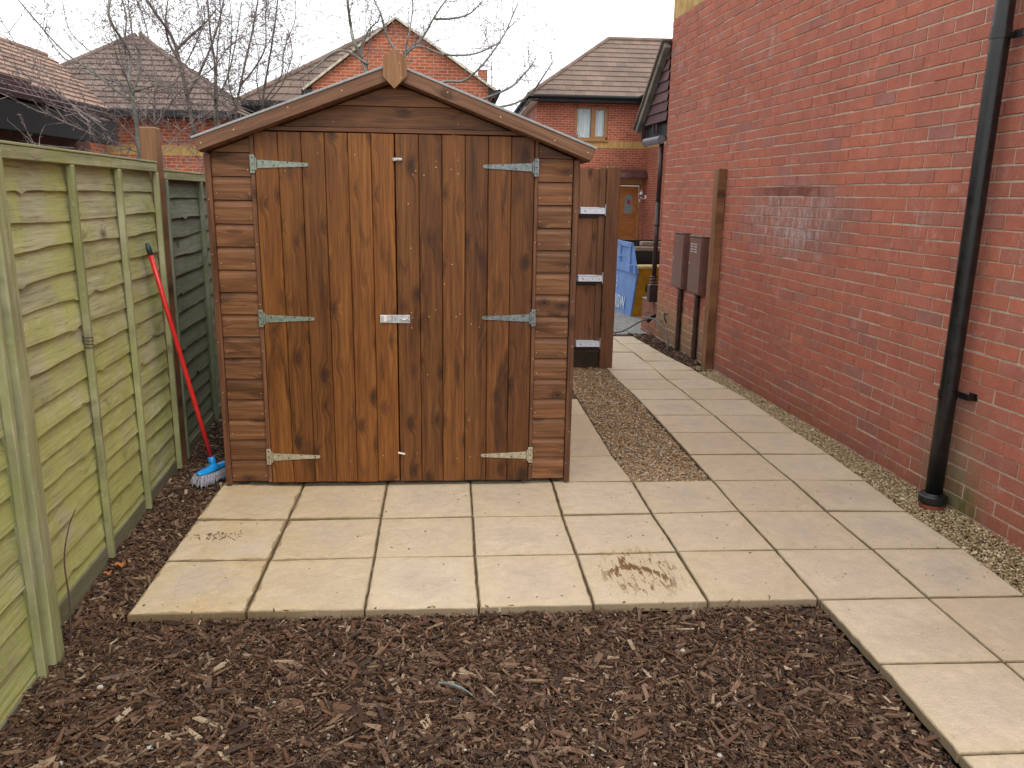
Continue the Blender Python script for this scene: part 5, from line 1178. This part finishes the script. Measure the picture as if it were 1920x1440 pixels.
# hipped house at the left with its side wing
h3 = thing('hipped_house', 'brick house at upper left with a broad brown tiled pyramid roof and a side wing', 'house', (-6, 16, 0))
m_ = MB(); z0 = 3.22
def band(mb, a, b, zt): wallquad(mb, a, b, -.2, 2.30); wallquad(mb, a, b, 2.30, 2.52, 0, 1.); wallquad(mb, a, b, 2.52, zt)
band(m_, (-7.2, 16.3), (-3.95, 16.3), 3.3); band(m_, (-3.95, 16.3), (-3.95, 21), 3.3)
ez = 3.36; rx, rz_ = -7.75, 4.92
wallquad(m_, (-6.45, 12.3), (-6.45, 16.3), -.2, 3.3)
V = [(-9.2, 12.3, -.2), (-6.45, 12.3, -.2), (-6.45, 12.3, 3.33), (rx, 12.3, 4.16), (-9.2, 12.3, 3.3)]; m_.add(V, [(0, 1, 2, 3, 4)], 0, [(v[0], v[2], 0) for v in V])
finish(m_, 'wall', M['farbrick2'], h3)
m_ = MB()
roof_plane(m_, (-9.0, 15.9, 3.22), (-3.52, 15.9, 3.22), (-6.30, 18.6, 5.18), (-6.42, 18.6, 5.18), 14, .03); roof_plane(m_, (-3.52, 15.9, 3.22), (-3.52, 21.5, 3.22), (-6.30, 18.62, 5.18), (-6.30, 18.6, 5.18), 14, .03)
tube(m_, [(-3.50, 15.88, 3.24), (-6.30, 18.6, 5.20)], .06, 8)
tube(m_, [(-9, 15.9, 3.24), (-6.42, 18.6, 5.20)], .06, 8)
finish(m_, 'roof', M['roofd'], h3)
m_ = MB()
roof_plane(m_, (-6.14, 12.1, 3.20), (-6.14, 17.2, 3.20), (-7.85, 17.2, 4.42), (-7.85, 12.1, 4.42), 10, .03); roof_plane(m_, (-9.6, 17, 3.2), (-9.6, 12.1, 3.2), (-7.85, 12.1, 4.42), (-7.85, 17, 4.42), 10, .03)
tube(m_, [(-7.85, 12.1, 4.44), (-7.85, 17.0, 4.44)], .06, 8)
finish(m_, 'wing_roof', M['roofb'], h3)
m_ = MB(); a = np.array([-7.85, 12.08, 4.40]); b = np.array([-6.10, 12.08, 3.17]); d_ = (b - a) / np.linalg.norm(b - a); rbox(m_, (a + b) / 2, (np.linalg.norm(b - a) / 2, .03, .03), np.stack([d_, np.array([0, 1., 0]), np.cross(d_, [0, 1., 0])], 1), .004); finish(m_, 'verge', M['cream'], h3)
m_ = MB(); bx(m_, -7.0, -3.56, 15.86, 15.92, 3.08, 3.22, .01); bx(m_, -3.58, -3.52, 15.93, 21, 3.08, 3.2, .01); bx(m_, -6.16, -6.10, 12.1, 15.85, 3.06, 3.19, .01); m_.add([(-7, 15.9, 3.09), (-3.56, 15.9, 3.09), (-3.56, 16.3, 3.09), (-7, 16.3, 3.09)], [(3, 2, 1, 0)]); finish(m_, 'fascia', M['blackp'], h3)
# low garage just over the fence
gr = thing('garage', 'low dark roofed brick outbuilding with a black fascia just over the left fence', 'garage', (-2.4, 3, 0))
m_ = MB(); wallquad(m_, (-2.35, -2), (-2.35, 5.75), -.2, 2.0); wallquad(m_, (-2.35, 5.75), (-5, 5.75), -.2, 2.3); finish(m_, 'wall', plain('dark_brown_brick', (.13, .042, .03), .85, 0, .3, 7, .2), gr)  # garage brick is a mottled dark brown all over
m_ = MB(); roof_plane(m_, (-1.98, -2.2, 2.20), (-1.98, 5.52, 2.20), (-3.0, 5.52, 2.585), (-3.0, -2.2, 2.585), 4, .035); roof_plane(m_, (-4.02, 5.52, 2.2), (-4.02, -2.2, 2.2), (-3.0, -2.2, 2.585), (-3.0, 5.52, 2.585), 4, .035); finish(m_, 'roof', rooftile('purple_brown_tiles', (.125, .082, .082)), gr)
m_ = MB(); bx(m_, -2.02, -1.99, -2.2, 5.52, 1.955, 2.175, .006); bx(m_, -2.34, -2.03, -2.2, 5.5, 1.99, 2.01, .003); finish(m_, 'fascia', M['blackp'], gr)

# ------------------------------------------------------------------ bare trees and shrubs
def dirs(d, ang, az):
    d = d / np.linalg.norm(d); a = np.cross(d, [0, 0, 1.]) ; 
    if np.linalg.norm(a) < .1: a = np.array([1., 0, 0])
    a /= np.linalg.norm(a); b = np.cross(d, a); v = d * math.cos(ang) + (a * math.cos(az) + b * math.sin(az)) * math.sin(ang); return v / np.linalg.norm(v)
def twig(mb, p, d, ln, r, lvl, R_, spur=True):
    n = max(3, int(ln / .07)); P = [p]; q = d.copy()
    for i in range(n):
        q = q + np.array([R_.gauss(0, .11), R_.gauss(0, .11), R_.gauss(.03, .09)]); q /= np.linalg.norm(q); P.append(P[-1] + q * ln / n)
    tube(mb, P, np.linspace(r, max(.0009, r * .4), len(P)), 4 if r < .006 else 6, cap=False)
    for i in range(1, len(P)):
        if lvl > 0 and R_.random() < (.6 if lvl > 1 else .42):
            twig(mb, P[i], dirs(P[i] - P[i - 1], R_.uniform(.5, 1.1), R_.uniform(0, 6.28)), ln * R_.uniform(.25, .55), r * .55, lvl - 1, R_)
        if spur and R_.random() < .8:
            s = dirs(P[i] - P[i - 1], R_.uniform(.8, 1.5), R_.uniform(0, 6.28)); e = P[i] + s * R_.uniform(.012, .04)
            tube(mb, [P[i], e], [.0022, .003], 3, cap=False)
def tree(name, label, cat, limbs, Y, r0, mat, seed, dens=1., lvl=2, tw=.42, group='bare winter trees and shrubs behind the fence', low=.35, spread=.5):
    R_ = random.Random(seed); base = (limbs[0][0][0], Y, -.1)
    T_ = thing(name, label, cat, base, group); mb = MB(); tb = MB()
    for li, l in enumerate(limbs):
        P3 = [(x, Y + (0 if i == 0 else R_.gauss(0, .05) * i * .5), z) for i, (x, z) in enumerate(l)]
        if li == 0: P3 = [(l[0][0] + R_.uniform(-.05, .05), Y, -.1)] + P3
        c = crv(P3, 7); m = len(c); rr0 = r0 if li == 0 else r0 * R_.uniform(.45, .62)
        rr = np.linspace(rr0, rr0 * .38, m) * (1 + .07 * np.sin(np.arange(m) * 1.9)); tube(mb, c, rr, 9)
        for i in range(2, m):
            if c[i][2] < 1.55: continue
            if R_.random() < .62 * dens:
                d = dirs(c[i] - c[i - 1], R_.uniform(.45, 1.15), R_.uniform(0, 6.28)); twig(tb, c[i], d, tw * R_.uniform(.45, 1.5), max(.0026, rr[i] * .24), lvl, R_)
            if R_.random() < .6:
                d = dirs(c[i] - c[i - 1], R_.uniform(.9, 1.5), R_.uniform(0, 6.28)); tube(tb, [c[i], c[i] + d * (rr[i] + R_.uniform(.01, .05))], [.003, .002], 3, cap=False)
    finish(mb, 'trunk', M[mat], T_, True); finish(tb, 'twigs', M['barkt'] if mat != 'barkp' else M['barkt'], T_)
    return T_
LIMB = {
'pale_left':[[(-1.32,1.78),(-1.32,2.20),(-1.33,2.40),(-1.34,2.60),(-1.37,2.84),(-1.36,3.15)],[(-1.33,2.24),(-1.37,2.62),(-1.33,2.88),(-1.33,3.11)],[(-1.33,2.28),(-1.25,2.53),(-1.28,2.76),(-1.30,3.11)],[(-1.32,2.34),(-1.50,2.40),(-1.72,2.47),(-1.89,2.59),(-2.05,2.82)],[(-1.35,2.24),(-1.60,2.44),(-1.87,2.63),(-2.11,2.97)],[(-1.31,2.32),(-1.11,2.37),(-0.94,2.35)]],
'vshrub':[[(-1.12,1.78),(-1.11,2.02),(-1.13,2.12),(-1.10,2.26),(-1.07,2.34)],[(-1.11,2.04),(-1.02,2.15),(-0.84,2.33),(-0.63,2.47),(-0.45,2.63),(-0.32,2.75)],[(-1.11,2.04),(-1.20,2.16),(-1.29,2.30),(-1.43,2.49),(-1.69,2.71),(-1.72,2.94)],[(-1.11,2.06),(-1.09,2.26),(-1.07,2.36),(-1.10,2.58),(-1.15,2.84),(-1.18,3.07)],[(-1.08,2.30),(-0.92,2.39),(-0.69,2.78),(-0.62,2.90)]],
'lean':[[(-0.93,1.68),(-1.04,2.04),(-1.09,2.31),(-1.12,2.62),(-1.17,2.83),(-1.26,3.00),(-1.42,3.21)],[(-1.12,2.62),(-1.20,2.79),(-1.22,2.96),(-1.22,3.21)],[(-1.15,2.73),(-1.03,2.84),(-0.89,2.95),(-0.81,3.10)],[(-1.09,2.35),(-0.93,2.62),(-0.82,2.89),(-0.72,3.15)]],
'straight':[[(-0.92,1.82),(-0.91,2.29),(-0.92,2.65),(-0.93,2.96),(-0.94,3.36)],[(-0.88,1.82),(-0.88,2.29),(-0.85,2.75),(-0.84,3.06),(-0.81,3.36)],[(-0.91,2.34),(-0.79,2.52),(-0.70,2.84),(-0.63,3.19)]],
'mid':[[(-0.75,1.83),(-0.77,2.22),(-0.71,2.55),(-0.64,2.87),(-0.58,3.15),(-0.53,3.37)],[(-0.76,2.24),(-0.82,2.55),(-0.76,2.96),(-0.77,3.32)],[(-0.72,2.50),(-0.59,2.65),(-0.46,2.83),(-0.49,3.15),(-0.44,3.33)]],
'fan':[[(-0.56,2.04),(-0.56,2.39),(-0.49,2.72),(-0.41,3.06),(-0.36,3.38)],[(-0.58,2.34),(-0.62,2.58),(-0.60,2.82),(-0.64,3.10),(-0.58,3.37)],[(-0.55,2.39),(-0.38,2.63),(-0.35,2.87),(-0.24,3.15),(-0.19,3.39)],[(-0.51,2.39),(-0.37,2.58),(-0.28,2.87),(-0.34,3.15)]],
'birch':[[(0.56,1.70),(0.55,2.11),(0.50,2.55),(0.41,2.80),(0.37,2.93),(0.36,3.14),(0.36,3.39)],[(0.56,1.9),(.66,2.1),(0.81,2.29),(0.84,2.73),(0.88,2.90),(0.89,3.15),(0.90,3.40)],[(0.82,2.73),(0.98,2.86),(1.09,3.01),(1.21,3.16),(1.34,3.25)],[(0.77,2.73),(0.68,2.87),(0.64,3.02),(0.57,3.17),(0.53,3.27)],[(0.82,2.70),(0.95,2.78),(1.16,2.74),(1.39,2.74),(1.57,2.80),(1.69,2.92),(1.80,3.14)],[(0.80,2.38),(1.16,2.50),(1.34,2.52),(1.48,2.62),(1.62,2.79),(1.73,2.97)],[(1.09,3.01),(1.25,3.02),(1.39,3.06),(1.50,3.15)],[(0.52,2.63),(0.29,2.73),(0.06,2.58),(-0.08,2.49)],[(0.50,2.55),(0.46,2.72),(0.52,2.89),(0.62,2.98)],[(1.16,2.40),(1.48,2.31),(1.77,2.34),(1.95,2.45),(2.05,2.59),(2.11,2.68)],[(1.16,2.44),(1.39,2.35),(1.72,2.45),(1.88,2.60),(1.95,2.68)]],
}
tree('bare_tree', 'pale barked young tree directly behind the shed apex with spreading limbs', 'tree', LIMB['birch'], 4.6, .023, 'barkp', 3, .75, 1, .34)
tree('bare_shrub', 'pale stemmed shrub just left of the tall brown post with whips arching left', 'shrub', LIMB['pale_left'], 4.2, .020, 'barkp', 5, .8, 2, .42)
tree('bare_shrub', 'shrub forking low in a V directly above the tall brown post', 'shrub', LIMB['vshrub'], 4.0, .014, 'barkt', 6, .7, 2, .36)
tree('bare_shrub', 'thick dark stemmed shrub leaning left, between the brown post and the shed roof end', 'shrub', LIMB['lean'], 4.8, .024, 'barkd', 7, .8, 2, .42)
tree('bare_shrub', 'shrub with two straight parallel upright stems above the low end of the shed roof', 'shrub', LIMB['straight'], 5.0, .016, 'barkd', 8, .85, 2, .42)
tree('bare_shrub', 'wavy stemmed grey shrub just right of the two straight stems', 'shrub', LIMB['mid'], 5.2, .015, 'barkd', 9, .85, 2, .42)
tree('bare_shrub', 'fan shaped shrub rising above the left slope of the shed roof, nearest the gabled house', 'shrub', LIMB['fan'], 5.4, .014, 'barkd', 10, .8, 2, .36)
# tangle of thin whips low behind the fence
R_ = random.Random(21); mb = MB()
for k in range(20):
    x = R_.uniform(-1.9, -.6); y = R_.uniform(3.2, 6.2); z = 1.2; d = np.array([R_.gauss(-.05, .35), R_.gauss(0, .3), 1.]); d /= np.linalg.norm(d)
    twig(mb, np.array([x, y, z]), d, R_.uniform(.8, 1.5), R_.uniform(.003, .0065), 1, R_)
for k in range(9):
    x = R_.uniform(-1.7, -1.1); d = np.array([-1, R_.gauss(0, .4), R_.uniform(.1, .7)]); d /= np.linalg.norm(d)
    twig(mb, np.array([x, R_.uniform(3.4, 4.6), R_.uniform(1.8, 2.1)]), d, R_.uniform(.6, 1.1), .006, 1, R_)
o = finish(mb, 'undergrowth', M['barkt']); tag(o, 'tangle of thin leafless whips behind the fence', 'undergrowth', kind='stuff')
